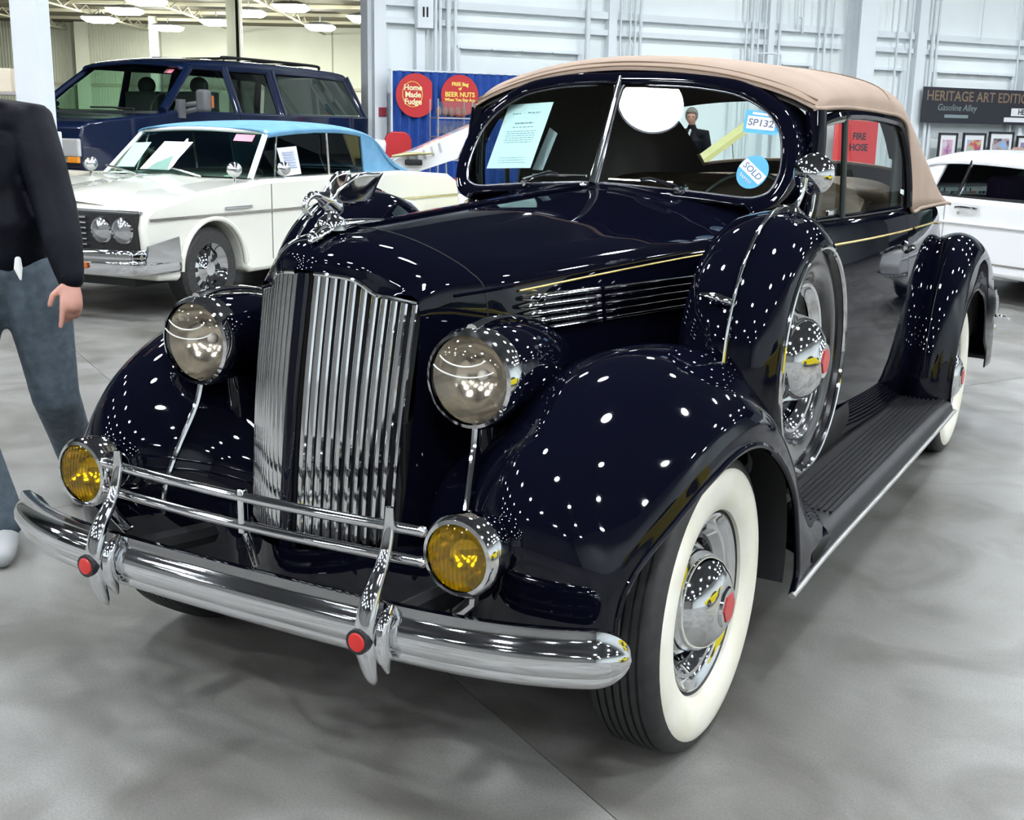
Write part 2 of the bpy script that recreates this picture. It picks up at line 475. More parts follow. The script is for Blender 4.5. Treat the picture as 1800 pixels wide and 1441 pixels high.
# box lights of the far hall, each told apart by what hangs or stands near it
def make_boxlight():
    t = thing('box_light', 'x', 'lamp', 'box lights of the far hall')
    add('diffuser', lathe([(.0001, -.16), (.5, -.16), (.66, -.05), (.68, .04)], 4, 'z'), tube_emit, t, smooth=False)
    add('reflector', lathe([(.70, .04), (.66, .10), (.3, .2), (.0001, .2)], 4, 'z'), housing_m, t, smooth=False)
    add('stem', rod((0, 0, .2), (0, 0, .45), .03), housing_m, t)
    return t
bl = [(-19.02, 55.89, 'bright box light left of the post above the truck hood'), (-16.43, 51.47, 'bright box light above and beside the slim post over the truck windshield'),
      (-17.11, 59.97, 'bright box light just right of the slim post over the truck windshield'), (-13.8, 56.15, 'bright box light between the two slim posts over the truck'),
      (-11.26, 51.38, 'small bright box light just right of the dark vertical pipe'), (-8.97, 48.61, 'large bright box light at the top edge right of the dark pipe'),
      (-9.33, 57.83, 'bright box light low over the rear of the truck roof'), (-6.65, 52.93, 'box light half hidden by the corner of the white wall'),
      (-14.25, 47.31, 'box light cut by the top edge of the picture')]
b0 = None
for px, d, lab in bl:
    o = b0 if b0 is None else copy_tree(b0)
    if o is None: o = b0 = make_boxlight()
    o['label'] = lab
    o.location = far(px, d, 6.0); o.rotation_euler = (0, 0, FA + rad(45)); o.scale = (1.3, 1.3, 1.0)
# ------------------------------------------------------------------ the navy-black vintage convertible
car = thing('vintage_convertible', 'glossy navy black 1930s convertible with tan top and whitewall tyres in the foreground', 'car')
def part(name, vf, m=paint, parent=None, **k): return add(name, vf, m, parent or car, **k)
def both(name, vf, m=paint, parent=None, **k):
    return part(name, vf, m, parent, **k), part(name, mir(vf), m, parent, **k)

# ---- front fenders: rows run from the front lower edge over the wheel to the running board
FF = [
 [(.235,-.36,.36),(.35,-.40,.35),(.458,-.47,.34),(.56,-.515,.34),(.66,-.505,.34),(.745,-.47,.34),(.775,-.43,.36)],
 [(.235,-.35,.50),(.35,-.405,.50),(.458,-.50,.50),(.56,-.555,.50),(.67,-.54,.50),(.76,-.495,.49),(.785,-.45,.485)],
 [(.24,-.32,.61),(.355,-.385,.63),(.46,-.485,.655),(.565,-.55,.665),(.68,-.525,.65),(.78,-.465,.61),(.808,-.425,.575)],
 [(.25,-.27,.67),(.362,-.325,.72),(.465,-.408,.78),(.575,-.46,.81),(.695,-.43,.785),(.81,-.35,.71),(.842,-.325,.65)],
 [(.27,-.17,.70),(.37,-.22,.785),(.47,-.275,.872),(.59,-.30,.905),(.71,-.275,.872),(.832,-.205,.785),(.865,-.18,.712)],
 [(.29,-.03,.71),(.385,-.06,.815),(.48,-.09,.918),(.60,-.10,.955),(.725,-.09,.922),(.847,-.045,.825),(.88,-.02,.748)],
 [(.32,.13,.71),(.405,.125,.81),(.495,.12,.91),(.615,.12,.95),(.735,.12,.915),(.853,.13,.815),(.887,.135,.728)],
 [(.35,.30,.69),(.43,.30,.78),(.515,.30,.868),(.63,.30,.905),(.748,.295,.868),(.862,.288,.75),(.893,.285,.645)],
 [(.38,.48,.65),(.46,.48,.72),(.54,.48,.78),(.65,.475,.80),(.762,.462,.76),(.868,.435,.63),(.896,.40,.535)],
 [(.42,.66,.57),(.49,.66,.61),(.565,.655,.64),(.67,.64,.645),(.778,.60,.605),(.873,.54,.495),(.898,.455,.40)],
 [(.48,.85,.46),(.545,.85,.48),(.615,.835,.495),(.70,.81,.49),(.80,.75,.45),(.882,.65,.37),(.90,.475,.30)],
 [(.53,1.02,.36),(.59,1.02,.36),(.655,1.0,.362),(.73,.97,.362),(.82,.90,.345),(.89,.78,.31),(.90,.44,.245)],
]
ff = surf(FF, 67, 45)
fl_, fr_ = both('front_fender', ff, solid=.006)
for fo, sg in ((fl_, 1), (fr_, -1)):
    P = np.array([r[-1] for r in FF]); P = spl(P, 60); P[:, 0] -= .004
    e = tube(P * np.array([sg, 1, 1]), .009, 8)
    add('rolled_lip', e, paint, fo)
    # inner wheel arch wall, black
    poly = [(-.44, .34)] + [(.44 * math.cos(a), .36 + .50 * math.sin(a)) for a in np.linspace(PI * .96, 0.0, 14)] + [(.46, .30)]
    add('inner_arch', prism(poly, sg * .43, sg * .44), black_m, fo, smooth=False)
    sp = [[(x * sg, .452 * math.cos(a), .36 + .452 * math.sin(a)) for x in (.44, .66, .868)] for a in np.linspace(rad(62), rad(-11), 12)]
    add('well_shade_panel', gridmesh(np.array(sp)), black_m, fo)  # black sheet added behind the wheel to darken the wheel well

# ---- hood, radiator shell and cowl
def half(rows): return np.array(rows, float)
def sec(y, zs, xs, dy=None):
    return [(x, y + (dy[i] if dy else 0), z) for i, (x, z) in enumerate(zip(xs, zs))]
HD = [
 [(0,-.478,1.137),(.06,-.462,1.134),(.108,-.436,1.124),(.145,-.409,1.093),(.172,-.391,1.086),(.225,-.358,1.074),(.228,-.362,.95),(.226,-.378,.80),(.222,-.40,.65),(.213,-.425,.50)],
 [(0,-.462,1.175),(.062,-.448,1.17),(.125,-.415,1.152),(.168,-.383,1.128),(.205,-.355,1.108),(.242,-.327,1.075),(.248,-.325,.95),(.246,-.34,.80),(.242,-.36,.65),(.232,-.385,.50)],
 [(0,-.40,1.208),(.07,-.388,1.203),(.14,-.358,1.182),(.192,-.325,1.155),(.235,-.295,1.124),(.265,-.27,1.078),(.272,-.265,.95),(.27,-.275,.80),(.265,-.295,.65),(.25,-.32,.50)],
 [(0,-.28,1.220),(.08,-.27,1.214),(.155,-.25,1.192),(.215,-.225,1.162),(.262,-.20,1.128),(.293,-.18,1.082),(.302,-.175,.95),(.30,-.18,.80),(.295,-.2,.65),(.28,-.22,.50)],
 sec(-.08, [1.229,1.222,1.199,1.167,1.134,1.088,.95,.80,.65,.50], [0,.085,.168,.235,.289,.322,.335,.333,.326,.31]),
 sec(.20, [1.243,1.236,1.211,1.178,1.145,1.100,.96,.80,.65,.50], [0,.10,.195,.27,.333,.372,.388,.386,.38,.37]),
 sec(.55, [1.259,1.251,1.225,1.191,1.157,1.112,.97,.80,.65,.50], [0,.115,.222,.31,.385,.43,.45,.45,.445,.44]),
 sec(.90, [1.274,1.266,1.238,1.203,1.167,1.122,.98,.80,.65,.50], [0,.128,.25,.352,.44,.492,.515,.518,.515,.51]),
]
def mirror_rows(rows):
    R = np.array(rows, float)
    L = R[:, :0:-1].copy(); L[:, :, 0] *= -1
    return np.concatenate([L, R], 1)
HDM = mirror_rows(HD)
shell = surf(HDM[:4], 19, 77)
part('radiator_shell', shell)
hood = surf(HDM[3:], 33, 77)
hd = part('hood', hood)
# hinge beads and panel joints on the hood
def hood_line(col, dz=.003):
    rows = np.array([r[col] for r in HD[2:]]); return spl(rows, 40) + np.array([0, 0, dz])
add('centre_hinge', tube(hood_line(0), .006, 8), paint, hd)
for sg in (1, -1):
    add('hinge_line', tube(hood_line(5, .001) * np.array([sg, 1, 1]), .004, 6), paint, hd)
    add('pinstripe', tube(spl(np.array([r[5] for r in HD[4:]]) + np.array([.0075, 0, -.012]), 40) * np.array([sg, 1, 1]), .0028, 6), gold_m, hd, label='gold pinstripe')
    y0, x0, z0 = HD[4][5][1], HD[4][5][0] + .0085, HD[4][5][2] - .012
    add('pinstripe', tube(spl([(x0, y0 + .02, z0), (x0 + .008, y0 + .075, z0 - .008), (x0 + .013, y0 + .105, z0 - .026), (x0 + .018, y0 + .135, z0 - .008), (x0 + .026, y0 + .20, z0 + .002)], 30) * np.array([sg, 1, 1]), .0022, 6), gold_m, hd, label='gold pinstripe')
J = spl(HDM[3], 60); add('shell_joint', tube(J + np.array([0, 0, 0]), .0018, 6), dark_gap, hd)
# chrome ventilator strips along the hood side
def hood_side(y, z):
    """x of the hood flank at (y,z)"""
    ys = [r[6][1] for r in HD[3:]]; a = np.interp(y, ys, [r[5][0] for r in HD[3:]]); b = np.interp(y, ys, [r[6][0] for r in HD[3:]])
    zs = np.interp(y, ys, [r[5][2] for r in HD[3:]])
    return float(a + (b - a) * min(1, max(0, (zs - z) / max(.01, zs - .95))))
for sg in (1, -1):
    for k in range(5):
        for (ya, yb, n, ok) in ((-.095, .225, 14, True), (.245, .985, 26, k in (0, 1, 2, 3, 4))):
            z = 1.058 - k * .0195
            ya2 = ya + (.014 * abs(k - 1) if ya < 0 else 0)
            P = [(hood_side(y, z - (y + .09) * .014) + .0105, y, z - (y + .09) * .014) for y in np.linspace(ya2, yb, n)]
            r = np.full(n, .0092)
            if ya < 0: r[:3] = (.006, .0095, .0125); 
            else: r *= .75
            add('vent_strip', tube(np.array(P) * np.array([sg, 1, 1]), r, 10, flat=.8), chrome, hd)

# ---- grille: painted core, chrome vertical slats in a shallow V
GT = np.array([(0,-.472,1.130),(.06,-.456,1.127),(.108,-.430,1.117),(.145,-.403,1.086),(.172,-.385,1.079),(.222,-.352,1.066)])
GB = np.array([(0,-.560,.505),(.06,-.54,.505),(.105,-.512,.505),(.138,-.487,.505),(.164,-.466,.505),(.205,-.432,.505)])
def gpt(u, t):
    """u 0..1 centre to edge, t 0..1 top to bottom"""
    i = u * 5
    a = cr(GT, [i])[0]; b = cr(GB, [i])[0]
    p = a + (b - a) * t
    p[1] -= .012 * math.sin(PI * t)
    return p
def gu(x): return float(np.interp(x, GT[:, 0], np.arange(6) / 5.0))
core_rows = []
for t in np.linspace(0, 1, 14):
    row = [gpt(u, t) + np.array([0, .02, 0]) for u in np.linspace(0, 1, 12)]
    row = [p * np.array([-1, 1, 1]) for p in row[:0:-1]] + row
    core_rows.append(row)
gr = part('grille', gridmesh(np.array(core_rows), flip=True), dark_gap, label='chrome vertical slat grille with painted centre bar')
add('centre_bar', tube([gpt(0, t) + np.array([0, -.003, 0]) for t in np.linspace(0, 1, 20)], .0155, 10, flat=.8), paint, gr)
NS = 11
for sg in (1, -1):
    for k in range(NS):
        u = gu(.0285 + k / (NS - 1) * .1885)
        P = np.array([gpt(u, t) for t in np.linspace(0.004, 1, 22)]) * np.array([sg, 1, 1])
        w_ = .0066 if k < NS - 1 else .005
        sl = tube(P, w_, 8, flat=1.5, up=(1, 0, 0))
        add('slat', sl, chrome, gr)
    P = np.array([gpt(u, 0) + np.array([0, -.006, .002]) for u in np.linspace(.085, 1, 24)]) * np.array([sg, 1, 1])
    add('surround', tube(P, .006, 8), chrome, gr)
# front apron below and beside the grille
AP = [[(0,-.585,.52),(.12,-.53,.52),(.22,-.44,.52),(.30,-.40,.52),(.36,-.43,.52)],
      [(0,-.575,.42),(.12,-.53,.42),(.22,-.45,.42),(.30,-.41,.42),(.36,-.43,.42)],
      [(0,-.52,.33),(.12,-.50,.33),(.22,-.44,.33),(.30,-.40,.33),(.36,-.42,.33)]]
part('front_apron', surf(mirror_rows(AP), 10, 30), paint)
part('chassis', join(box((0, 1.9, .40), (.9, 4.6, .16)), box((0, -.1, .55), (.44, .6, .5)), box((0, .9, .7), (.8, 1.2, .5))), black_m, smooth=False)
part('shade_tray', join(box((0, .2, .275), (1.0, 1.2, .02)), box((0, 2.5, .27), (1.2, 3.4, .02))), black_m, smooth=False)  # unseen trays added under the body to deepen the shadow on the floor
part('front_axle', join(rod((-.74, .0, .34), (.74, .0, .34), .035), rod((-.74, 3.235, .36), (.74, 3.235, .36), .045)), black_m)
both('frame_horn', tube([(.36, -.1, .42), (.37, -.45, .44), (.38, -.66, .46)], .03, 8), black_m)

# ---- headlamps on the catwalks
def headlamp(sg):
    c0 = (.397 * sg, -.385, .925)
    body = lathe([(.101, 0), (.107, .03), (.108, .08), (.104, .15), (.090, .23), (.067, .31), (.038, .38), (.012, .415), (.0001, .42)], 40, 'y', c0)
    h = part('headlamp', body, paint, label='bullet headlamp with chrome rim on the front fender')
    add('rim', lathe([(.098, -.038), (.106, -.034), (.112, -.02), (.1135, 0), (.111, .018), (.104, .022)], 40, 'y', c0), chrome, h)
    add('reflector', lathe([(.098, -.022), (.09, .012), (.07, .04), (.04, .062), (.012, .07), (.0001, .07)], 32, 'y', c0), chrome_soft, h)
    add('bulb', sphere((c0[0], c0[1] + .03, c0[2]), .014), white_print, h)
    lens = lathe([(.0001, -.064), (.03, -.062), (.06, -.056), (.085, -.045), (.100, -.032)], 40, 'y', c0)
    add('lens', lens, lens_glass, h)
    # moulded arcs in the lens
    for zz, wd in ((.022, .082), (.045, .062)):
        P = [(c0[0] + wd * math.sin(a), c0[1] - .064 + .5 * (wd * math.sin(a)) ** 2 * 3.2, c0[2] + zz + .02 - .03 * math.cos(a)) for a in np.linspace(-1.15, 1.15, 20)]
        add('lens_arc', tube(P, .0016, 5), mat('lens_ridge', (.8, .8, .76), .15), h)
    # chrome spear over the top
    P = spl([(c0[0], c0[1] - .022, c0[2] + .112), (c0[0], c0[1] + .06, c0[2] + .121), (c0[0], c0[1] + .16, c0[2] + .114), (c0[0], c0[1] + .27, c0[2] + .089), (c0[0], c0[1] + .36, c0[2] + .055)], 24)
    add('spear', tube(P, np.linspace(.013, .004, 24), 8, flat=.7), chrome, h)
    # pedestal into the fender
    ped = surf([[(c0[0] - .035, c0[1] + y, c0[2] - .085), (c0[0], c0[1] + y - .02 * (1 if y < .1 else -1), c0[2] - .09), (c0[0] + .035, c0[1] + y, c0[2] - .085)] for y in (.05, .05)], 2, 6)
    st = tube([(c0[0], c0[1] + .14, c0[2] - .07), (c0[0] * 1.02, c0[1] + .16, c0[2] - .17), (c0[0] * 1.03, c0[1] + .18, c0[2] - .26)], [.05, .055, .085], 18, flat=1.9)
    add('pedestal', st, paint, h)
for sg in (1, -1): headlamp(sg)
# chrome beads running from below each headlamp down the fender valley
for sg in (1, -1):
    P = spl([(.402, -.392, .83), (.408, -.412, .76), (.424, -.462, .66), (.434, -.497, .58), (.436, -.512, .50)], 24) * np.array([sg, 1, 1])
    part('fender_bead', tube(P, np.linspace(.009, .007, 24), 8), chrome)

# ---- yellow fog lamps
def fog(sg):
    c0 = (.532 * sg, -.655, .629)
    f = part('fog_lamp', lathe([(.079, 0), (.083, .02), (.078, .06), (.06, .10), (.03, .125), (.0001, .13)], 32, 'y', c0), chrome, label='chrome fog lamp with yellow lens')
    add('rim', lathe([(.070, -.022), (.078, -.02), (.085, -.008), (.085, .006), (.079, .012)], 32, 'y', c0), chrome, f)
    add('reflector', lathe([(.071, -.012), (.06, .02), (.04, .045), (.015, .058), (.0001, .06)], 28, 'y', c0), chrome_soft, f)
    rows = [(.0001, -.034), (.03, -.032), (.055, -.027), (.072, -.018)]
    add('lens', lathe(rows, 32, 'y', c0), amber_lens, f)
    for k in range(-6, 7):
        x = k * .0105; h = math.sqrt(max(0, .066 ** 2 - x * x))
        P = [(c0[0] + x, c0[1] - .0345 + 2.4 * (x * x + z * z), c0[2] + z) for z in np.linspace(-h, h, 9)]
        add('lens_flute', tube(P, .0018, 5), amber_lens, f)
    add('bracket', tube([(c0[0], c0[1] + .05, c0[2] - .07), (c0[0] * .98, c0[1] + .06, c0[2] - .12), (c0[0] * .9, c0[1] + .07, c0[2] - .16)], .014, 8), chrome, f)
for sg in (1, -1): fog(sg)

# ---- front bumper with guards and tie rods
BX = np.concatenate([-.86 + .13 * (1 - np.cos(np.linspace(0, PI / 2, 22))), np.linspace(-.70, .70, 45), .86 - .13 * (1 - np.cos(np.linspace(PI / 2, 0, 22)))])
def by(x):
    a = abs(x) / .86
    return -.705 + .03 * a ** 2 + .115 * a ** 5
prof = [(-.016, .500), (.012, .522), (.030, .523), (.034, .512), (.036, .498), (.047, .488), (.055, .470), (.055, .452), (.047, .434), (.040, .428), (.040, .418), (.028, .402), (.004, .392), (-.012, .398)]
G = []
for x in BX:
    a = abs(x) / .86
    k = 1.0 if a < .925 else math.sqrt(max(.0, 1 - ((a - .925) / .075) ** 2)) * .96 + .04
    dx = by(x + .004) - by(x - .004); nrm = np.array([dx / .008, -1.0]); nrm /= np.linalg.norm(nrm)
    e = min(1, .25 + .75 * k); row = [(x + d * nrm[0] * e, by(x) + d * nrm[1] * e, .458 + (z - .458) * k) for d, z in prof]
    G.append(row)
bumper = part('front_bumper', gridmesh(np.array(G)), chrome, solid=.004, label='chrome ribbed front bumper')
for sg in (1, -1):
    gx_ = .384 * sg
    # the guard: an upright blade bowed forward at the bumper, slim horn above
    P = spl([(gx_, -.690, .712), (gx_, -.694, .66), (gx_, -.716, .60), (gx_, -.757, .54), (gx_, -.777, .47), (gx_, -.765, .40), (gx_, -.748, .352)], 34)
    rr = np.interp(np.linspace(0, 1, 34), [0, .1, .35, .55, .75, .95, 1], [.010, .0125, .016, .0235, .0245, .014, .004])
    g = add('bumper_guard', tube(P, rr, 14, flat=.72, up=(0, 1, 0)), chrome, bumper)
    Q = spl([(gx_ + .033, -.728, .525), (gx_ + .033, -.768, .47), (gx_ + .033, -.745, .385)], 16)
    add('guard_plate', tube(Q, np.interp(np.linspace(0, 1, 16), [0, .2, .8, 1], [.004, .016, .016, .004]), 10, up=(0, 1, 0)), chrome, bumper)
    d = lathe([(.0001, -.010), (.018, -.009), (.0215, -.004), (.0215, .012)], 24, 'y', (gx_ - .004, -.793, .462))
    add('guard_badge', lathe([(.0001, -.0075), (.026, -.006), (.027, .012)], 24, 'y', (gx_ - .004, -.793, .462)), mat('badge_black', (.01, .01, .012), .25), bumper)
    add('guard_badge_centre', d, red_m, bumper, label='red enamel disc')
for z in (.668, .604):
    P = [(x, -.672 - .024 * (1 - (x / .45) ** 2), z) for x in np.linspace(-.45, .45, 31)]
    add('tie_rod', tube(P, .0115, 12), chrome, bumper)
    for sg in (1, -1): add('rod_end', sphere((.45 * sg, -.672, z), .0125, 12, 8), chrome, bumper)
add('rod_clamp', join(box((0, -.697, .636), (.017, .018, .10)), tube([(0, -.697, .60), (0, -.68, .56), (0, -.66, .50)], .009, 8)), chrome, bumper, bevel=.004)

# ---- wheels
def wheel(x, y, z, sg, name='road_wheel', spare=False):
    wh = bpy.data.objects.new(name, None); C.objects.link(wh); wh.parent = car
    wh.location = (x * sg, y, z)
    def L(prof, seg=64):
        v = lathe([(r, h) for r, h in prof], seg, 'x')
        return v if sg > 0 else mir(v)
    R = .362
    tread = [(.20, -.06), (.25, -.085), (.30, -.094), (.335, -.088), (.352, -.072)]
    for k in range(7):                      # rib and groove across the tread
        h = -.066 + k * .0195
        tread += [(R - .0015 * abs(k - 3) ** 1.6 * .3, h), (R - .0015 * abs(k - 3) ** 1.6 * .3, h + .0125), (R - .009, h + .0135), (R - .009, h + .0185)]
    tread = tread[:-2] + [(.353, .077), (.341, .084), (.334, .0865), (.327, .0885)]
    add('tyre', L(tread, 72), rubber, wh, angle=60)
    add('whitewall', L([(.327, .0885), (.324, .0905), (.308, .0945), (.285, .0955), (.26, .092), (.24, .0845), (.226, .076), (.224, .066)]), whitewall_m, wh)
    add('tyre_bead', L([(.224, .068), (.221, .063), (.217, .058), (.20, .05)]), rubber, wh)
    add('trim_ring', L([(.2185, .060), (.216, .0665), (.210, .068), (.198, .060), (.190, .057), (.186, .052), (.176, .050), (.166, .036), (.16, .03)]), chrome, wh)
    add('wheel_disc', L([(.19, .02), (.165, .03), (.15, .03), (.14, .016), (.12, .012), (.0001, .01)]), paint, wh)
    hub(wh, sg)
    return wh
def hub(wh, sg, off=0.0):
    def L(prof, seg=48):
        v = lathe([(r, h + off) for r, h in prof], seg, 'x')
        return v if sg > 0 else mir(v)
    add('hubcap', L([(.126, .012), (.134, .018), (.135, .026), (.128, .032), (.124, .034), (.122, .05), (.115, .072), (.1, .094), (.075, .112), (.058, .119), (.05, .1195), (.047, .126), (.035, .127), (.0001, .128)]), chrome, wh, angle=50)
    hexa = [(.036 * math.cos(a), .036 * math.sin(a)) for a in np.linspace(0, 2 * PI, 7)[:-1]]
    v = prism(hexa, .1265 + off, .1295 + off); add('hub_emblem', v if sg > 0 else mir(v), red_m, wh, smooth=False, label='red hexagon emblem')
for sg in (1, -1):
    wheel(.742, 0, .361, sg); wheel(.742, 3.235, .361, sg)

# ---- side-mounted spare wheels in metal covers
def spare(sg):
    c0 = (0, .685, .845)
    def L(prof, seg=72):
        v = lathe(prof, seg, 'x', c0)
        return v if sg > 0 else mir(v)
    cov = part('spare_cover', L([(.30, .555), (.355, .575), (.388, .62), (.402, .68), (.404, .72), (.398, .765), (.378, .805), (.345, .832), (.318, .842), (.308, .843)]), paint, label='metal spare wheel cover with chrome rings')
    add('cover_ring', L([(.3185, .840), (.316, .8475), (.311, .850), (.306, .8475), (.3035, .841)]), chrome, cov)
    add('spare_tyre', L([(.306, .838), (.30, .826), (.285, .824), (.262, .826), (.235, .818), (.215, .80), (.205, .775)]), mat('spare_side_paint', (.006, .0062, .009), .2, 0, .8), cov)
    add('spare_disc', L([(.21, .79), (.206, .798), (.198, .795), (.19, .775), (.17, .758), (.15, .752), (.0001, .75)]), paint, cov)
    add('spare_rim', L([(.214, .792), (.209, .802), (.2, .800), (.193, .79), (.186, .786), (.18, .775)]), chrome, cov)
    # hubcap at the wheel centre
    v = lathe([(.126, .755), (.134, .761), (.132, .775), (.124, .78), (.12, .80), (.11, .825), (.092, .845), (.065, .862), (.05, .867), (.047, .872), (.0001, .874)], 48, 'x', c0)
    h = add('spare_hubcap', v if sg > 0 else mir(v), chrome, cov, angle=50)
    hexa = [(c0[1] + .036 * math.cos(a), c0[2] + .036 * math.sin(a)) for a in np.linspace(0, 2 * PI, 7)[:-1]]
    v = prism(hexa, .872, .8755); add('spare_emblem', v if sg > 0 else mir(v), red_m, cov, smooth=False, label='red hexagon emblem')
    # chrome band over the tread
    P = [(.722 * sg, c0[1] + .406 * math.cos(a), c0[2] + .406 * math.sin(a)) for a in np.linspace(rad(222), rad(60), 50)]
    add('tread_band', tube(P, np.interp(np.linspace(0, 1, 50), [0, .3, 1], [.015, .015, .011]), 10, flat=.4, up=(1, 0, 0)), chrome, cov)
    add('clamp_bolt', tube([(.715 * sg, .325, 1.035), (.675 * sg, .312, 1.045), (.635 * sg, .315, 1.05)], [.012, .014, .006], 10), chrome, cov)
    if sg < 0: return
    # mirror on a stalk, strapped to the cover
    mx = .765 * sg
    m_ = part('spare_mirror', lathe([(.0001, -.035), (.012, -.034), (.03, -.022), (.048, -.008), (.056, .004), (.058, .014), (.055, .018), (.0001, .016)], 32, 'y', (mx, .80, 1.345)), chrome, label='round chrome mirror on a stalk above the spare wheel')
    add('mirror_glass', lathe([(.0001, .019), (.052, .0185)], 32, 'y', (mx, .80, 1.345)), mirror_m, m_)
    add('stalk', tube([(mx - .012 * sg, .765, 1.335), (mx - .014 * sg, .755, 1.285), (mx - .026 * sg, .735, 1.245)], [.012, .006, .008], 10), chrome, m_)
    add('strap', tube([(mx + .006 * sg, .815, 1.295), (mx + .004 * sg, .81, 1.25), (mx - .002 * sg, .80, 1.215)], .0045, 8), chrome, m_)
    add('foot', lathe([(.0001, .022), (.012, .02), (.022, .008), (.032, 0), (.032, -.02)], 20, 'z', (mx - .028 * sg, .735, 1.24)), chrome, m_)
for sg in (1, -1): spare(sg)

# ---- body tub: cowl, doors, rear quarters
BY = [.90, 1.05, 1.20, 1.40, 1.80, 2.20, 2.60, 3.00, 3.40, 3.80, 4.20, 4.50]
BXB = [.492, .545, .59, .635, .675, .70, .706, .69, .65, .58, .47, .34]
BZ = [1.122, 1.145, 1.155, 1.16, 1.16, 1.16, 1.16, 1.155, 1.12, 1.02, .87, .70]
def body_row(y):
    x = np.interp(y, BY, BXB); z = np.interp(y, BY, BZ)
    if 1 < y < 4:
        i = np.searchsorted(BY, y) - 1
        x = cr(np.array(BXB), [i + (y - BY[i]) / (BY[i + 1] - BY[i])])[0]
    q = (z - .36)
    return [(x - .03, y, z + .018), (x, y, z), (x + .016, y, z - .10 * q), (x + .030, y, z - .27 * q), (x + .034, y, z - .5 * q), (x + .022, y, z - .78 * q), (x - .012, y, .36)]
def body_piece(y0, y1, n): return surf([body_row(y) for y in np.linspace(y0, y1, n)], n * 2, 25)
for sg in (1, -1):
    M_ = (lambda v: v) if sg > 0 else mir
    cw = part('cowl_side', M_(body_piece(.90, 1.236, 6)))
    dr = part('door', M_(body_piece(1.241, 2.395, 10)), label='long front door with chrome handle')
    rq = part('rear_quarter', M_(body_piece(2.40, 4.5, 14)))
    Q = np.array([body_row(y)[2] for y in np.linspace(.92, 3.3, 40)]) + np.array([.004, 0, .012])
    Q = Q * np.array([sg, 1, 1])
    add('belt_stripe', tube(Q[6:26], .0042, 6), gold_m, dr, label='gold pinstripe')
    add('belt_stripe', tube(Q[26:], .0042, 6), gold_m, rq, label='gold pinstripe')
    # chrome handle
    hx = (np.interp(2.27, BY, BXB) + .026) * sg
    hh = add('door_handle', tube(spl([(hx + .012 * sg, 2.335, 1.03), (hx + .036 * sg, 2.32, 1.032), (hx + .043 * sg, 2.26, 1.03), (hx + .042 * sg, 2.16, 1.024)], 20), np.linspace(.013, .010, 20), 10, flat=.7), chrome, dr)
    add('handle_base', lathe([(.0001, .012 * sg), (.018, .01 * sg), (.022, 0)], 16, 'x', (hx, 2.335, 1.03)), chrome, hh)
    add('window_sill_trim', tube([(np.interp(y, BY, BXB) * sg - .008 * sg, y, np.interp(y, BY, BZ) + .02) for y in np.linspace(1.26, 2.39, 20)], .009, 8), paint, dr)
# cowl top between hood and windshield
CW = [[(0,.90,1.274),(.128,.90,1.266),(.25,.90,1.238),(.352,.90,1.203),(.44,.90,1.167),(.492,.90,1.122)],
      [(0,.945,1.281),(.13,.95,1.272),(.27,.97,1.246),(.38,1.0,1.216),(.475,1.03,1.184),(.54,1.05,1.14)],
      [(0,.985,1.288),(.135,1.005,1.280),(.29,1.045,1.258),(.42,1.085,1.235),(.53,1.13,1.21),(.59,1.20,1.165)]]
part('cowl_top', surf(mirror_rows(CW), 12, 50))
# rear deck
RD = []
for y, x, z in ((3.05, .66, 1.17), (3.4, .62, 1.135), (3.8, .55, 1.035), (4.2, .44, .885), (4.5, .31, .71)):
    RD.append([(0, y, z + .06), (x * .5, y, z + .05), (x * .85, y, z + .02), (x + .01, y, z - .005)])
part('trunk_lid', surf(mirror_rows(RD), 18, 30))
part('tail_panel', surf(mirror_rows([[(0, 4.5, .77), (.15, 4.5, .76), (.33, 4.5, .70)], [(0, 4.55, .55), (.17, 4.55, .55), (.36, 4.5, .52)], [(0, 4.5, .36), (.17, 4.5, .36), (.34, 4.48, .36)]]), 8, 16))
part('rear_bumper', tube(spl([(-.86, 4.45, .47), (-.80, 4.58, .47), (-.4, 4.68, .47), (0, 4.70, .47), (.4, 4.68, .47), (.80, 4.58, .47), (.86, 4.45, .47)], 40), .05, 14, flat=.5), chrome)
for sg in (1, -1): part('rear_bumper_guard', tube(spl([(.80 * sg, 4.52, .64), (.80 * sg, 4.62, .55), (.80 * sg, 4.63, .42), (.80 * sg, 4.6, .36)], 14), [.012] * 3 + [.02] * 8 + [.012] * 3, 10), chrome)

# ---- rear fenders
def rear_fender():
    rows = []
    th = [-6, 8, 25, 42, 60, 78, 95, 112, 130, 148, 163, 175, 184]
    rc = [.50, .505, .52, .555, .59, .625, .655, .70, .77, .86, .94, .98, .99]
    for a, r in zip(th, rc):
        t = rad(a); cy, sz = -math.cos(t), math.sin(t)
        def P(x, q): return (x, 3.235 + q * cy, .36 + q * sz)
        li = .41 + (.03 if a > 120 else 0) + (.10 if a > 170 else 0)
        rows.append([P(.60, r - .10), P(.66, r - .035), P(.715, r - .006), P(.77, r), P(.825, r - .025), P(.868, r - .085), P(.884, (r - .09) * .5 + li * .5), P(.888, li)])
    return surf(rows, 60, 36)
rf, rf2 = both('rear_fender', rear_fender(), solid=.006)
for o, sg in ((rf, 1), (rf2, -1)):
    P = [(.772 * sg, 3.235 - r * math.cos(rad(a)), .36 + r * math.sin(rad(a))) for a, r in ((12, .509), (25, .523), (42, .558), (60, .593), (78, .628), (92, .652))]
    add('fender_bead', tube(spl(P, 30), .0045, 6), paint, o)
    add('inner_arch', prism([(3.235 + .46 * math.cos(a), .36 + .46 * math.sin(a)) for a in np.linspace(0, PI, 16)], .50 * sg, .51 * sg), black_m, o, smooth=False)

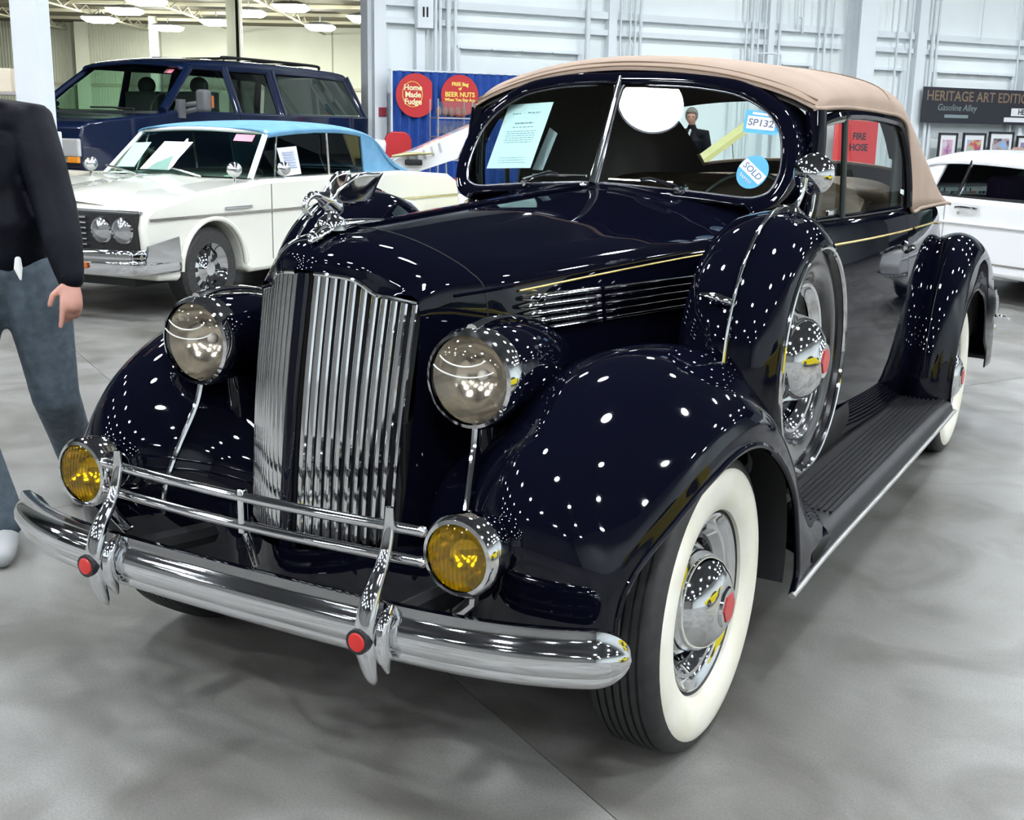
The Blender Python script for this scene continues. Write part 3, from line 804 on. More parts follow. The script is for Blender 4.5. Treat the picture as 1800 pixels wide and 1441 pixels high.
# ---- running boards with ribbed rubber
for sg in (1, -1):
    M_ = (lambda v: v) if sg > 0 else mir
    RB = [[(.66, y, .345), (.74, y, .338), (.82, y, .336), (.87, y, .330), (.895, y, .312), (.902, y, .285), (.898, y, .262)] for y in (.62, 1.3, 2.0, 2.82)]
    rb = part('running_board', M_(surf(RB, 12, 26)), rubber_mat_m, solid=.012, label='running board with ribbed rubber mat')
    for k in range(9):
        x = .715 + k * .0185
        add('mat_rib', M_(box((x, 1.86, .3425 - k * .0006), (.0075, 1.86, .006))), rubber_mat_m, rb, smooth=False)
    add('edge_moulding', M_(tube(spl([(.901, .425, .248), (.905, .8, .268), (.907, 1.5, .272), (.907, 2.2, .276), (.905, 2.85, .282)], 30), .0105, 10, flat=.75)), mat('board_edge', (.32, .32, .31), .35, .7), rb)
    # painted toe piece joining fender and board
    add('toe_panel', M_(surf([[(.76, .60, .325), (.84, .58, .32), (.885, .55, .305), (.90, .53, .27)], [(.74, .70, .343), (.82, .70, .340), (.88, .70, .326), (.902, .70, .285)], [(.73, .80, .347), (.82, .80, .345), (.882, .80, .330), (.905, .80, .285)]], 10, 14)), paint, rb)
    add('valance', M_(surf([[(.66, y, .345), (.68, y, .42), (.69, y, .50)] for y in (.8, 1.6, 2.8)], 8, 6)), black_m, rb)
# ---- windshield: two flat panes in a shallow V
def wy(x, z, off=0.0): return .985 + .222 * abs(x) + .549 * (z - 1.289) + off
GO = [(.014,1.2885),(.10,1.2845),(.32,1.270),(.47,1.2575),(.52,1.262),(.553,1.283),(.568,1.345),(.551,1.435),(.520,1.487),(.480,1.524),(.43,1.553),(.37,1.5755),(.29,1.589),(.208,1.597),(.10,1.600),(.014,1.600)]
ws = bpy.data.objects.new('windshield', None); C.objects.link(ws); ws.parent = car
go = np.array(GO)
gs = spl(np.concatenate([go, go[:1]]), 70)[:-1]
for sg in (1, -1):
    n = len(gs)
    v = [(x * sg, wy(x, z, .004), z) for x, z in gs]
    add('pane', (v, [tuple(range(n)) if sg < 0 else tuple(range(n - 1, -1, -1))]), glass, ws, smooth=False)
    add('bead', tube([(x * sg, wy(x, z, -.002), z) for x, z in gs], .0045, 6, closed=True), mat('bead_grey', (.22, .22, .24), .25, .8), ws)
    # painted frame round the outer edge of the pane
    path = np.concatenate([[(0, 1.289)], go[1:15], [(0, 1.600)]])
    path = spl(path, 60)
    tang = np.gradient(path, axis=0); nrm = np.stack([tang[:, 1], -tang[:, 0]], 1); nrm /= np.linalg.norm(nrm, axis=1)[:, None]
    rows = []
    for (x, z), (nx, nz) in zip(path, nrm):
        k = np.clip((x - .06) / .25, .0, 1)
        sd_ = np.clip((x - .47) / .06, 0, 1) * np.clip((1.56 - z) / .06, 0, 1); wdt = .046 if z > 1.45 else .030 + .012 * np.clip((z - 1.27) / .1, 0, 1)
        if x > .5: wdt = .050
        def P(a, f): xx, zz = x + nx * a, z + nz * a; return (xx * sg, wy(xx, zz, f), zz)
        rows.append([P(0, .008), P(.0, -.004), P(.3 * wdt, -.016), P(.75 * wdt, -.014), P(wdt, .004), P(wdt + .004, .05 + .10 * sd_)])
    fr = surf(rows, 60, 14, flip=(sg > 0))
    add('frame', fr, paint, ws)
add('divider', tube([(0, wy(0, z, -.008), z) for z in np.linspace(1.286, 1.627, 12)], np.linspace(.0125, .0095, 12), 10), chrome, ws)
for sg in (1, -1):   # door posts closing the gap behind the frame
    add('door_post', tube(spl([(.618 * sg, 1.275, 1.165), (.628 * sg, 1.28, 1.30), (.630 * sg, 1.29, 1.42), (.622 * sg, 1.30, 1.525)], 16), [.034] * 16, 12, up=(1, 0, 0)), paint, ws)
# wipers
for sg, px in ((1, .279), (-1, -.275)):
    z0 = 1.279
    piv = add('wiper', lathe([(.0001, -.03), (.010, -.029), (.014, -.015), (.020, 0), (.021, .02)], 16, 'y', (px, wy(px, z0, -.005), z0 - .004)), chrome, ws)
    tipx = .05 if sg > 0 else -.03
    zt = 1.300 if sg > 0 else 1.308
    add('wiper_arm', tube([(px, wy(px, z0, -.03), z0 + .008), ((px * .6 + tipx * .4), wy(px * .6 + tipx * .4, zt, -.026), zt + .008), (px * .45 + tipx * .55, wy(px * .45 + tipx * .55, zt, -.02), zt + .004)], [.006, .005, .004], 8), chrome, piv)
    add('wiper_blade', tube([(px * .9 + tipx * .1, wy(px * .9 + tipx * .1, 1.29, -.010), zt - .004), (tipx, wy(tipx, zt, -.010), zt)], .0045, 6), chrome_soft, piv)

# ---- stickers on the pane (drawn in the plane of the glass)
def on_pane(pts, off): return [(x, wy(x, z, off), z) for x, z in pts]
def flat(name, pts, off, m, parent, th=.0008):
    n = len(pts); a = on_pane(pts, off); b = on_pane(pts, off + th)
    return add(name, (a + b, [tuple(range(n)), tuple(range(2 * n - 1, n - 1, -1))] + [(i, n + i, n + (i + 1) % n, (i + 1) % n) for i in range(n)]), m, parent, smooth=False)
st = flat('lot_sticker', [(.4219, 1.5276), (.529, 1.515), (.5339, 1.4484), (.4282, 1.4568)], -.003, sky_blue, ws); st['label'] = 'blue lot sticker reading SP132'
flat('sticker_panel', [(.434, 1.5085), (.520, 1.4995), (.522, 1.4615), (.436, 1.469)], -.004, white_print, st)
flat('sticker_panel', [(.446, 1.5195), (.506, 1.5125), (.5055, 1.5060), (.446, 1.5130)], -.004, white_print, st)
pp = Vector((.478, wy(.478, 1.485, -.0046), 1.4845)); ex = Vector((.086, .222 * .086 + .549 * -.009, -.009)); ey = Vector((0, .549, 1))
text('sticker_lettering', 'SP132', .033, mat('grey_print', (.12, .13, .18), .6), st, frame(pp, ex, ey), bold=.0009)
sd = flat('sold_sticker', [(.4868 + .0475 * math.cos(a), 1.3355 + .0505 * math.sin(a)) for a in np.linspace(0, 2 * PI, 41)[:-1]], -.003, sky_blue, ws); sd['label'] = 'round blue SOLD sticker'
ca, sa = math.cos(rad(-38)), math.sin(rad(-38))
bandp = []
for s_, t_ in [(-.044, -.0155), (.044, -.0155), (.0455, -.002), (.044, .0155), (-.044, .0155), (-.0455, .002)]:
    bandp.append((.4868 + s_ * ca - t_ * sa, 1.3375 + s_ * sa + t_ * ca))
flat('sold_band', bandp, -.004, white_print, sd)
pp = Vector((.4868, wy(.4868, 1.3375, -.0046), 1.3375)); ex = Vector((ca, .222 * ca + .549 * sa, sa)); ey = Vector((-sa, -.222 * sa + .549 * ca, ca))
text('sold_lettering', 'SOLD', .0295, mat('blue_grey_print', (.10, .17, .27), .6), sd, frame(pp, ex, ey), bold=.0005)
P = []
for k in range(40):   # illegible white script below the band
    u = -.024 + k * .0012; v = -.028 + .004 * math.sin(k * .9) * (1.4 if k < 6 else 1)
    x, z = .4868 + u * ca - v * sa, 1.3375 + u * sa + v * ca
    P.append((x, wy(x, z, -.0042), z))
add('sold_script', tube(P, .0009, 5), white_print, sd)

# ---- typed sheet leaning on the inside of the glass (its own thing)
PC = [Vector((-.4764, 1.2667, 1.5366)), Vector((-.2767, 1.2278, 1.5465)), Vector((-.2983, 1.1102, 1.3235)), Vector((-.4972, 1.1494, 1.3145))]
PC = [p + Vector((0, -.012, 0)) for p in PC]
sh = add('info_sheet', ([tuple(p) for p in PC] + [tuple(p + Vector((0, .002, -.001))) for p in PC], [(0, 3, 2, 1), (4, 5, 6, 7), (0, 1, 5, 4), (1, 2, 6, 5), (2, 3, 7, 6), (3, 0, 4, 7)]), paper_m, smooth=False)
tag(sh, 'pale typed information sheet leaning behind the windshield of the black convertible', 'paper')
ex = (PC[1] - PC[0]).normalized(); ey = (PC[0] - PC[3]).normalized()
nrm = ex.cross(ey).normalized()
if nrm.y > 0: nrm = -nrm
def sheet_pt(u, v): return PC[0].lerp(PC[1], u).lerp(PC[3].lerp(PC[2], u), v) + nrm * .0012
def strip(u0, u1, v, h, m=ink_m):
    q = [sheet_pt(u0, v), sheet_pt(u1, v), sheet_pt(u1, v + h), sheet_pt(u0, v + h)]
    return [tuple(p) for p in q], [(0, 3, 2, 1)]
lines = []
r2 = random.Random(3)
def words(u0, u1, v, h):
    u = u0
    while u < u1:
        w2 = r2.uniform(.03, .09)
        lines.append(strip(u, min(u + w2, u1), v, h)); u += w2 + .018
words(.18, .36, .15, .016); words(.52, .80, .14, .016)
words(.30, .72, .30, .018); words(.28, .74, .365, .010)
for k in range(6): words(.18 + .02 * (k % 2), .84, .43 + k * .034, .008)
for k in range(3): words(.22, .82, .84 + k * .035, .006)
pl = add('typed_lines', join(*lines), mat('typed_ink', (.22, .40, .48), .7), sh, smooth=False); pl['kind'] = 'stuff'
SH2 = [Vector((-.31, 1.235, 1.46)), Vector((-.268, 1.215, 1.44)), Vector((-.275, 1.125, 1.315)), Vector((-.33, 1.15, 1.315))]
add('second_sheet', ([tuple(p + Vector((0, .02, 0))) for p in SH2] + [tuple(p + Vector((0, .022, 0))) for p in SH2], [(0, 3, 2, 1), (4, 5, 6, 7), (0, 1, 5, 4), (1, 2, 6, 5), (2, 3, 7, 6), (3, 0, 4, 7)]), mat('paper_back', (.5, .56, .6), .7), sh, smooth=False)

# ---- tan canvas top (half rows, centre to edge)
TP = [
 [(0,1.180,1.651),(.18,1.213,1.644),(.33,1.238,1.625),(.46,1.252,1.595),(.545,1.258,1.567),(.59,1.260,1.548),(.626,1.263,1.532)],
 [(0,1.25,1.695),(.18,1.275,1.688),(.35,1.30,1.666),(.48,1.312,1.634),(.575,1.316,1.602),(.628,1.312,1.562),(.640,1.312,1.534)],
 [(0,1.42,1.707),(.17,1.43,1.704),(.34,1.44,1.687),(.475,1.44,1.660),(.58,1.44,1.621),(.638,1.44,1.580),(.650,1.44,1.540)],
 [(0,1.65,1.708),(.18,1.65,1.705),(.35,1.65,1.690),(.49,1.65,1.664),(.59,1.65,1.628),(.642,1.65,1.588),(.657,1.65,1.543)],
 [(0,2.02,1.712),(.18,2.02,1.709),(.36,2.02,1.694),(.50,2.02,1.670),(.61,2.02,1.634),(.66,2.02,1.588),(.672,2.02,1.537)],
 [(0,2.25,1.704),(.18,2.25,1.701),(.36,2.25,1.686),(.50,2.25,1.663),(.615,2.25,1.626),(.668,2.25,1.575),(.682,2.25,1.525)],
 [(0,2.36,1.695),(.18,2.36,1.692),(.36,2.36,1.677),(.505,2.36,1.653),(.62,2.36,1.612),(.675,2.36,1.545),(.69,2.36,1.48)],
 [(0,2.42,1.688),(.18,2.42,1.685),(.36,2.42,1.670),(.51,2.42,1.645),(.625,2.42,1.600),(.682,2.42,1.50),(.70,2.41,1.36)],
 [(0,2.47,1.680),(.18,2.47,1.677),(.36,2.47,1.662),(.51,2.47,1.636),(.63,2.47,1.585),(.69,2.47,1.44),(.715,2.45,1.172)],
 [(0,2.62,1.645),(.18,2.62,1.642),(.36,2.62,1.626),(.51,2.62,1.598),(.625,2.62,1.54),(.69,2.62,1.40),(.722,2.62,1.168)],
 [(0,2.82,1.575),(.18,2.82,1.572),(.36,2.82,1.556),(.505,2.82,1.527),(.615,2.82,1.468),(.685,2.84,1.345),(.722,2.86,1.168)],
 [(0,3.00,1.485),(.18,3.00,1.482),(.36,3.00,1.467),(.50,3.00,1.44),(.605,3.00,1.385),(.675,3.04,1.29),(.718,3.10,1.165)],
 [(0,3.18,1.375),(.18,3.18,1.372),(.36,3.18,1.358),(.49,3.18,1.335),(.595,3.19,1.29),(.665,3.22,1.225),(.712,3.28,1.160)],
 [(0,3.34,1.255),(.18,3.34,1.253),(.36,3.34,1.243),(.48,3.34,1.228),(.585,3.35,1.205),(.655,3.38,1.175),(.70,3.42,1.150)],
]
tv, tf = surf(mirror_rows(TP), 73, 65)
def opened(v, f):
    out = []
    for q in f:
        c_ = np.mean([v[i] for i in q], 0)
        if abs(c_[0]) < .47 and 2.74 < c_[1] < 3.22: continue
        out.append(q)
    return v, out
top = part('canvas_top', opened(tv, tf), tan_cloth, solid=.004, label='tan canvas folding top with the rear curtain open')
hv = [(p[0] * .975, p[1] + .008, p[2] - .014) for p in tv]
add('headliner', opened(hv, tf), headliner, top)
# stitched seams and the bound lower edge
TPM = mirror_rows(TP)
add('seam', tube(spl(TPM[4], 40) + np.array([0, .1, .0022]), .0022, 5), mat('seam_brown', (.20, .13, .08), .8), top)
fr_edge = spl(TPM[0], 50)
for dz, dy in ((.012, .004), (.027, .03)): add('seam', tube(fr_edge + np.array([0, dy, dz]), .003, 6), MATS['seam_brown'], top)
for sg in (1, -1):
    add('edge_binding', tube(spl(np.array([r[-1] for r in TP]), 70) * np.array([sg, 1, 1]), .007, 8), tan_cloth, top)
# window opening: dark inner rail of the top and side glass
for sg in (1, -1):
    P = spl(np.array([(.605, 1.30, 1.475), (.645, 1.45, 1.512), (.658, 1.75, 1.522), (.668, 2.10, 1.512), (.676, 2.28, 1.49), (.688, 2.37, 1.40), (.70, 2.415, 1.28), (.705, 2.43, 1.18)]), 40) * np.array([sg, 1, 1])
    sf = part('side_window_frame', tube(P, .017, 8), paint)
    wv = [(.606, 1.31, 1.465), (.648, 1.5, 1.505), (.66, 1.8, 1.51), (.668, 2.1, 1.50), (.674, 2.26, 1.48), (.688, 2.36, 1.38), (.70, 2.40, 1.18), (.675, 1.8, 1.178), (.63, 1.38, 1.178)]
    add('side_glass', ([(x * sg, y, z) for x, y, z in wv], [tuple(range(len(wv)))]), glass, sf, smooth=False)
    add('vent_post', tube([(.66 * sg, 1.58, 1.178), (.656 * sg, 1.53, 1.51)], .011, 8), mat('vent_frame', (.05, .06, .06), .3, .4), sf)
    add('vent_latch', box((.645 * sg, 1.50, 1.20), (.012, .12, .018)), chrome_soft, sf, smooth=False, bevel=.003)
    add('top_rail', tube([(.625 * sg, 1.36, 1.490), (.652 * sg, 1.53, 1.505)], .012, 8), chrome_soft, sf)
    if sg < 0: add('side_curtain', prism([(1.62, 1.18), (2.46, 1.18), (2.44, 1.40), (2.36, 1.56), (1.70, 1.53)], -.652, -.645), headliner, sf, smooth=False)
    add('inner_pillar', prism([(2.30, 1.18), (2.46, 1.18), (2.44, 1.40), (2.36, 1.56), (2.22, 1.58), (2.30, 1.40)], .655 * sg, .665 * sg), headliner, sf, smooth=False)

# ---- interior
dk = mat('dark_trim', (.03, .026, .022), .5)
part('dashboard', surf(mirror_rows([[(0, 1.10, 1.245), (.3, 1.15, 1.235), (.56, 1.22, 1.20)], [(0, 1.30, 1.20), (.3, 1.32, 1.195), (.57, 1.36, 1.17)], [(0, 1.32, 1.05), (.3, 1.34, 1.05), (.58, 1.38, 1.03)]]), 14, 24), dk)
part('floor_pan', box((0, 2.1, .46), (1.1, 2.2, .04)), black_m, smooth=False)
for nm, y, zt in (('front_seat', 2.16, 1.255), ('rear_seat', 2.92, 1.24)):
    rows = []
    for xx in np.linspace(-.58, .58, 13):
        b = .012 * math.cos(xx * 30)
        e = 1 - .06 * (abs(xx) / .58) ** 6
        rows.append([(xx, y - .42, .78 * e), (xx, y - .10, .80 * e), (xx, y - .07 - b, .95), (xx, y - .02 - b, zt * e - .05), (xx, y + .03, zt * e), (xx, y + .09, zt * e - .02), (xx, y + .11, .6)])
    so = part(nm, surf(rows, 40, 34), leather)
sw = part('steering_wheel', tube([(.30 + .20 * math.cos(a), 1.60 + .20 * math.sin(a) * .45, 1.135 + .20 * math.sin(a) * .89) for a in np.linspace(0, 2 * PI, 41)[:-1]], .011, 8, closed=True), mat('wheel_ivory', (.05, .045, .04), .3))
add('spoke', join(rod((.30, 1.58, 1.12), (.49, 1.60, 1.135), .006), rod((.30, 1.58, 1.12), (.11, 1.60, 1.135), .006), rod((.30, 1.58, 1.12), (.30, 1.52, .96), .006)), chrome_soft, sw)
add('column', rod((.30, 1.59, 1.12), (.30, 1.1, .85), .02), black_m, sw)
# folded top irons seen across the open rear
part('boot_well', box((0, 3.12, 1.12), (1.1, .35, .06)), leather, smooth=False, bevel=.02)

# ---- hood ornament: a chrome long-necked bird with raised wings on a tapered base
orn = part('hood_ornament', tube(spl([(0,-.452,1.196),(0,-.42,1.215),(0,-.36,1.228),(0,-.27,1.232),(0,-.17,1.231)], 24), np.interp(np.linspace(0, 1, 24), [0, .12, .4, 1], [.006, .02, .022, .004]), 14, flat=.65), chrome, label='chrome bird ornament with raised wings')
add('plinth', lathe([(.0001, .03), (.014, .03), (.018, .02), (.03, .012), (.034, 0), (.036, -.012)], 20, 'z', (0, -.375, 1.232)), chrome, orn)
add('body', tube(spl([(0,-.335,1.262),(0,-.36,1.270),(0,-.392,1.287),(0,-.418,1.297)], 18), np.interp(np.linspace(0, 1, 18), [0, .3, .7, 1], [.006, .021, .019, .010]), 12), chrome, orn)
add('neck', tube(spl([(0,-.41,1.296),(0,-.44,1.300),(0,-.462,1.288),(0,-.466,1.268),(0,-.452,1.256),(0,-.437,1.262)], 24), np.interp(np.linspace(0, 1, 24), [0, .5, .85, 1], [.010, .007, .008, .002]), 10), chrome, orn)
for sg in (1, -1):
    rows = []
    for t in np.linspace(0, 1, 7):
        y = -.405 + .15 * t; lean = .014 + .030 * t
        zt = 1.292 + .056 * math.sin(min(1, t * 1.5) * PI / 2); zb = 1.276 - .004 * t + .012 * max(0, t - .8) * 5
        rows.append([(sg * lean * .5, y, zb), (sg * (lean * .8), y, (zt + zb) / 2), (sg * lean * 1.1, y + .01, zt)])
    add('wing', surf(rows, 18, 8), chrome, orn, solid=.005)
part('hood_latch', sphere((0, .915, 1.283), .012, 12, 8, (1, 1.8, .8)), chrome)
# ------------------------------------------------------------------ cars around (local x: front to rear, y: near side to far side)
white_paint = mat('cream_white_paint', (.78, .78, .70), .18, 0, .8)
bright_white = mat('bright_white_paint', (.82, .83, .85), .18, 0, .8)
truck_blue = mat('truck_blue_paint', (.003, .009, .034), .3, 0, 1.0, spec=.1)
bright_trim = mat('bright_trim', (.82, .83, .84), .3, .6)
beige_m = mat('beige_cladding', (.42, .39, .31), .4, .2)
blue_cloth = noise_mat('blue_canvas', (.10, .265, .43), (.13, .31, .49), 8, .8)
dark_glass = glass_mat('tinted_glass', (.16, .20, .20))
green_glass = glass_mat('green_tint_glass', (.62, .80, .70))
amber_m = mat('amber_plastic', (.85, .30, .02), .3)
grey_plastic = mat('grey_plastic', (.10, .105, .11), .5)
pink_m = mat('pink_sticker', (.85, .25, .33), .5)
seat_dark = mat('seat_dark', (.03, .03, .032), .7)

def arch(cx, r, z0, n=14, cz=.33):
    """outline points of a wheel opening, running in +x, ending on z0"""
    s = math.asin((z0 - cz) / r)
    return [(cx - r * math.cos(a), cz + r * math.sin(a)) for a in np.linspace(s, PI - s, n)]

def bodyprism(outline, y0, y1):
    """outline in (x,z); extruded across y"""
    return prism(outline, y0, y1, 'y')

def plain_wheel(parent, x, y, r=.33, w_=.2, m_rim=chrome, name='wheel', out=-1, slots=0):
    wh = add(name, xf(lathe([(r * .62, -w_ / 2), (r * .9, -w_ / 2), (r, -w_ * .36), (r, w_ * .36), (r * .9, w_ / 2), (r * .62, w_ / 2)], 40, 'y')), rubber, parent)
    wh.location = (x, y, r)
    s = out
    prof = [(r * .64, s * w_ * .46), (r * .62, s * w_ * .40), (r * .55, s * w_ * .25), (r * .50, s * w_ * .12), (r * .36, s * w_ * .20), (r * .22, s * w_ * .28), (r * .16, s * w_ * .44), (.0001, s * w_ * .45)]
    add('rim', lathe(prof, 36, 'y'), m_rim, wh)
    for k in range(slots):
        a = 2 * PI * k / slots
        add('slot', xf(box((0, 0, 0), (r * .10, w_ * .05, r * .2)), (r * .40 * math.cos(a), s * w_ * .20, r * .40 * math.sin(a)), (0, -a + PI / 2, 0)), dark_gap, wh, smooth=False)
    return wh

def sheet4(name, pts, m, parent, th=(0, .004, 0), **k):
    v = [tuple(p) for p in pts]; t = Vector(th); n = len(v)
    v2 = [tuple(Vector(p) + t) for p in v]
    return add(name, (v + v2, [tuple(range(n)), tuple(range(2 * n - 1, n - 1, -1))] + [(i, n + i, n + (i + 1) % n, (i + 1) % n) for i in range(n)]), m, parent, smooth=False, **k)

# ---- cream white 1960s convertible with a blue top
def white_convertible():
    t = thing('white_convertible', 'cream white 1960s convertible with a light blue soft top behind the black car', 'car', loc=(-4.88, 3.50, 0), rz=rad(90 + 5))
    W_ = 1.86
    ol = [(.17, .80), (.14, .70), (.17, .42), (.28, .30)] + [(.50, .28)] + arch(.93, .385, .30) + [(1.40, .26), (3.45, .26)] + arch(3.92, .37, .30) + [(4.4, .30), (5.05, .38), (5.18, .62), (5.12, .90), (4.9, .98), (3.9, 1.035), (2.4, 1.02), (1.62, 1.01), (1.52, 1.0), (.7, .93), (.26, .85)]
    add('body', bodyprism(ol, 0, W_), white_paint, t, bevel=.035, seg=3)
    add('chassis', box((2.5, W_ / 2, .42), (4.4, W_ - .5, .36)), black_m, t, smooth=False)
    # hood peak and fender crease
    add('hood_bulge', surf([[(x, .40, z), (x, .65, z + .02), (x, W_ / 2, z + .035), (x, W_ - .65, z + .02), (x, W_ - .40, z)] for x, z in ((.24, .838), (.6, .905), (1.0, .95), (1.5, .995))], 14, 18), white_paint, t)
    tr = add('side_trim', box((2.65, -.008, .755), (4.9, .012, .018)), chrome_soft, t, smooth=False)
    add('fender_badge', box((1.25, -.012, .80), (.34, .012, .022)), chrome, t, smooth=False, bevel=.004)
    for x in (1.70, 3.0): add('door_seam', box((x, -.002, .66), (.008, .006, .62)), mat('seam_shadow', (.2, .2, .18), .7), t, smooth=False)
    for cx in (.93, 3.92):
        P = [(cx - .40 * math.cos(a), -.004, .33 + .40 * math.sin(a)) for a in np.linspace(.05, PI - .05, 24)]
        add('arch_flare', tube(P, .022, 8), white_paint, t)
    # front end
    g = add('grille', box((.135, W_ / 2, .665), (.05, W_ - .10, .27)), dark_gap, t, smooth=False)
    for k in range(6): add('grille_bar', box((.10, W_ / 2, .565 + k * .040), (.03, W_ - 1.0, .016)), chrome, g, smooth=False, bevel=.004)
    for y in (.17, .37, W_ - .37, W_ - .17):
        h = add('headlamp', lathe([(.094, .0), (.10, -.03), (.09, -.045), (.086, -.037)], 24, 'x', (.14, y, .675)), chrome, t)
        add('lens', lathe([(.0001, -.06), (.05, -.055), (.087, -.039)], 24, 'x', (.14, y, .675)), mat('lamp_lens', (.55, .56, .57), .12, .85, .6), h)
    add('hood_lip', box((.17, W_ / 2, .81), (.06, W_ - .08, .02)), chrome, t, smooth=False, bevel=.006)
    bm = spl([(.50, -.03, .46), (.32, -.035, .46), (.12, -.02, .46), (.0, .12, .46), (-.03, .5, .455), (-.04, W_ / 2, .45), (-.03, W_ - .5, .455), (.0, W_ - .12, .46), (.12, W_ + .02, .46), (.4, W_ + .03, .46)], 50)
    rows = []
    for p in bm:
        rows.append([(p[0], p[1], p[2] - .10), (p[0] - .012, p[1] - .012, p[2] - .06), (p[0] - .02, p[1] - .014, p[2] - .01), (p[0] - .012, p[1] - .008, p[2] + .0), (p[0] - .01, p[1] - .008, p[2] + .06), (p[0], p[1], p[2] + .085)])
    b = add('front_bumper', surf(rows, 50, 14), chrome, t, solid=.006)
    sheet4('bumper_wing', [(.48, -.055, .44), (.10, -.045, .44), (.14, -.045, .575), (.46, -.055, .625)], chrome, b, th=(0, .02, 0))
    add('marker_lamp', box((-.055, .50, .43), (.02, .26, .05)), mat('marker_orange', (.45, .12, .03), .3), b, smooth=False, bevel=.006)
    # wheels
    for x in (.93, 3.92):
        for y, o_ in ((.13, -1), (W_ - .13, 1)): plain_wheel(t, x, y, .33, .2, chrome, out=o_, slots=10 if x < 1 else 0)
    # windshield
    f0, f1 = (1.60, .14, 1.005), (2.0, .26, 1.385)
    g0, g1 = (1.60, W_ - .14, 1.005), (2.0, W_ - .26, 1.385)
    c0, c1 = (1.48, W_ / 2, 1.015), (1.92, W_ / 2, 1.41)
    add('windshield_glass', surf([[f0, c0, g0], [tuple((Vector(f0) + Vector(f1)) / 2), tuple((Vector(c0) + Vector(c1)) / 2), tuple((Vector(g0) + Vector(g1)) / 2)], [f1, c1, g1]], 8, 12, flip=True), green_glass, t)
    fr_ = add('windshield_frame', tube(spl([f0, tuple((Vector(f0) + Vector(f1)) / 2), f1], 8), .026, 8), bright_trim, t)
    add('frame_far', tube([g0, g1], .022, 8), bright_trim, fr_); add('frame_top', tube(spl([f1, c1, g1], 16), .018, 8), bright_trim, fr_); add('frame_base', tube(spl([f0, c0, g0], 16), .012, 8), chrome, fr_)
    # soft top
    TW = []
    for x, zc, ze, ye in ((1.95, 1.43, 1.39, .25), (2.35, 1.475, 1.427, .20), (2.9, 1.495, 1.44, .175), (3.35, 1.475, 1.41, .17), (3.62, 1.42, 1.34, .165), (3.90, 1.24, 1.15, .15), (4.20, 1.05, 1.035, .13)):
        TW.append([(x, ye - .015, ze - .05), (x, ye, ze), (x, .42, (zc * .7 + ze * .3)), (x, W_ / 2, zc), (x, W_ - .42, (zc * .7 + ze * .3)), (x, W_ - ye, ze), (x, W_ - ye + .015, ze - .05)])
    tp = add('soft_top', surf(TW, 40, 30, flip=True), blue_cloth, t, solid=.01)
    add('quarter', prism([(3.42, 1.025), (3.36, 1.385), (3.64, 1.32), (3.9, 1.13), (4.25, 1.025)], .150, .165, 'y'), blue_cloth, tp, smooth=False)
    add('quarter', prism([(3.42, 1.025), (3.36, 1.385), (3.64, 1.32), (3.9, 1.13), (4.25, 1.025)], W_ - .165, W_ - .150, 'y'), blue_cloth, tp, smooth=False)
    for y in (.165, W_ - .165):
        s = add('side_glass', ([(1.70, y, 1.02), (2.04, y + (.07 if y < 1 else -.07), 1.37), (2.6, y, 1.39), (3.37, y, 1.38), (3.42, y, 1.02)], [(0, 1, 2, 3, 4)]), dark_glass, t, smooth=False)
        add('window_post', tube([(2.82, y - .004, 1.02), (2.78, y - .004, 1.39)], .012, 8), chrome_soft, s)
        add('vent_post', tube([(1.98, y, 1.02), (2.10, y + (.06 if y < 1 else -.06), 1.36)], .009, 8), chrome_soft, s)
    # interior
    for x in (2.3, 3.2): add('seat', surf([[(x, .3, .6), (x + .1, .3, .95), (x + .17, .3, 1.03), (x + .26, .3, .7)], [(x, W_ / 2, .6), (x + .1, W_ / 2, .95), (x + .17, W_ / 2, 1.04), (x + .26, W_ / 2, .7)], [(x, W_ - .3, .6), (x + .1, W_ - .3, .95), (x + .17, W_ - .3, 1.03), (x + .26, W_ - .3, .7)]], 8, 14), seat_dark, t)
    # chrome fender mirrors and wipers
    for x, y in ((1.52, W_ - .06), (1.42, .16), (1.92, .03)):
        m_ = add('mirror', xf(sphere((0, 0, 0), .062, 16, 10, (1.1, 1, 1)), (x, y, 1.09)), chrome, t)
        add('stalk', rod((x, y, .95), (x, y, 1.06), .012), chrome, m_)
    for y0 in (.55, 1.25): add('wiper', tube([(1.47, y0, 1.02), (1.52, y0 + .25, 1.06), (1.57, y0 + .42, 1.08)], .009, 6), chrome_soft, t)
    return t
wc = white_convertible()
def world_of(o, p): return o.matrix_basis @ Vector(p)
wcm = Matrix.Translation((-4.88, 3.50, 0)) @ Matrix.Rotation(rad(95), 4, 'Z')
def loose_sheet(name, pts, m, label, mw, parent=None):
    """a paper of its own, placed in the frame of the car it leans in"""
    P = [mw @ Vector(p) for p in pts]; n = (P[1] - P[0]).cross(P[3] - P[0]).normalized() * .003
    o = sheet4(name, P, m, None, th=tuple(n)); tag(o, label, 'paper'); return o
loose_sheet('info_sheet', [(1.82, 1.56, 1.275), (1.79, 1.34, 1.285), (1.60, 1.38, 1.075), (1.63, 1.60, 1.07)], mat('mint_paper', (.42, .70, .70), .6), 'pale mint sheet leaning behind the windshield of the cream convertible', wcm)
loose_sheet('info_sheet', [(1.78, 1.18, 1.295), (1.77, .86, 1.295), (1.55, .96, 1.06), (1.56, 1.28, 1.06)], mat('lilac_paper', (.70, .70, .78), .6), 'large lilac white sheet in the middle of the cream convertible windshield', wcm)
o = loose_sheet('info_sheet', [(1.98, .135, 1.26), (2.26, .13, 1.275), (2.33, .13, 1.035), (2.08, .13, 1.02)], mat('white_sheet', (.78, .80, .86), .6), 'white typed sheet on the side window of the cream convertible', wcm)
lt = []
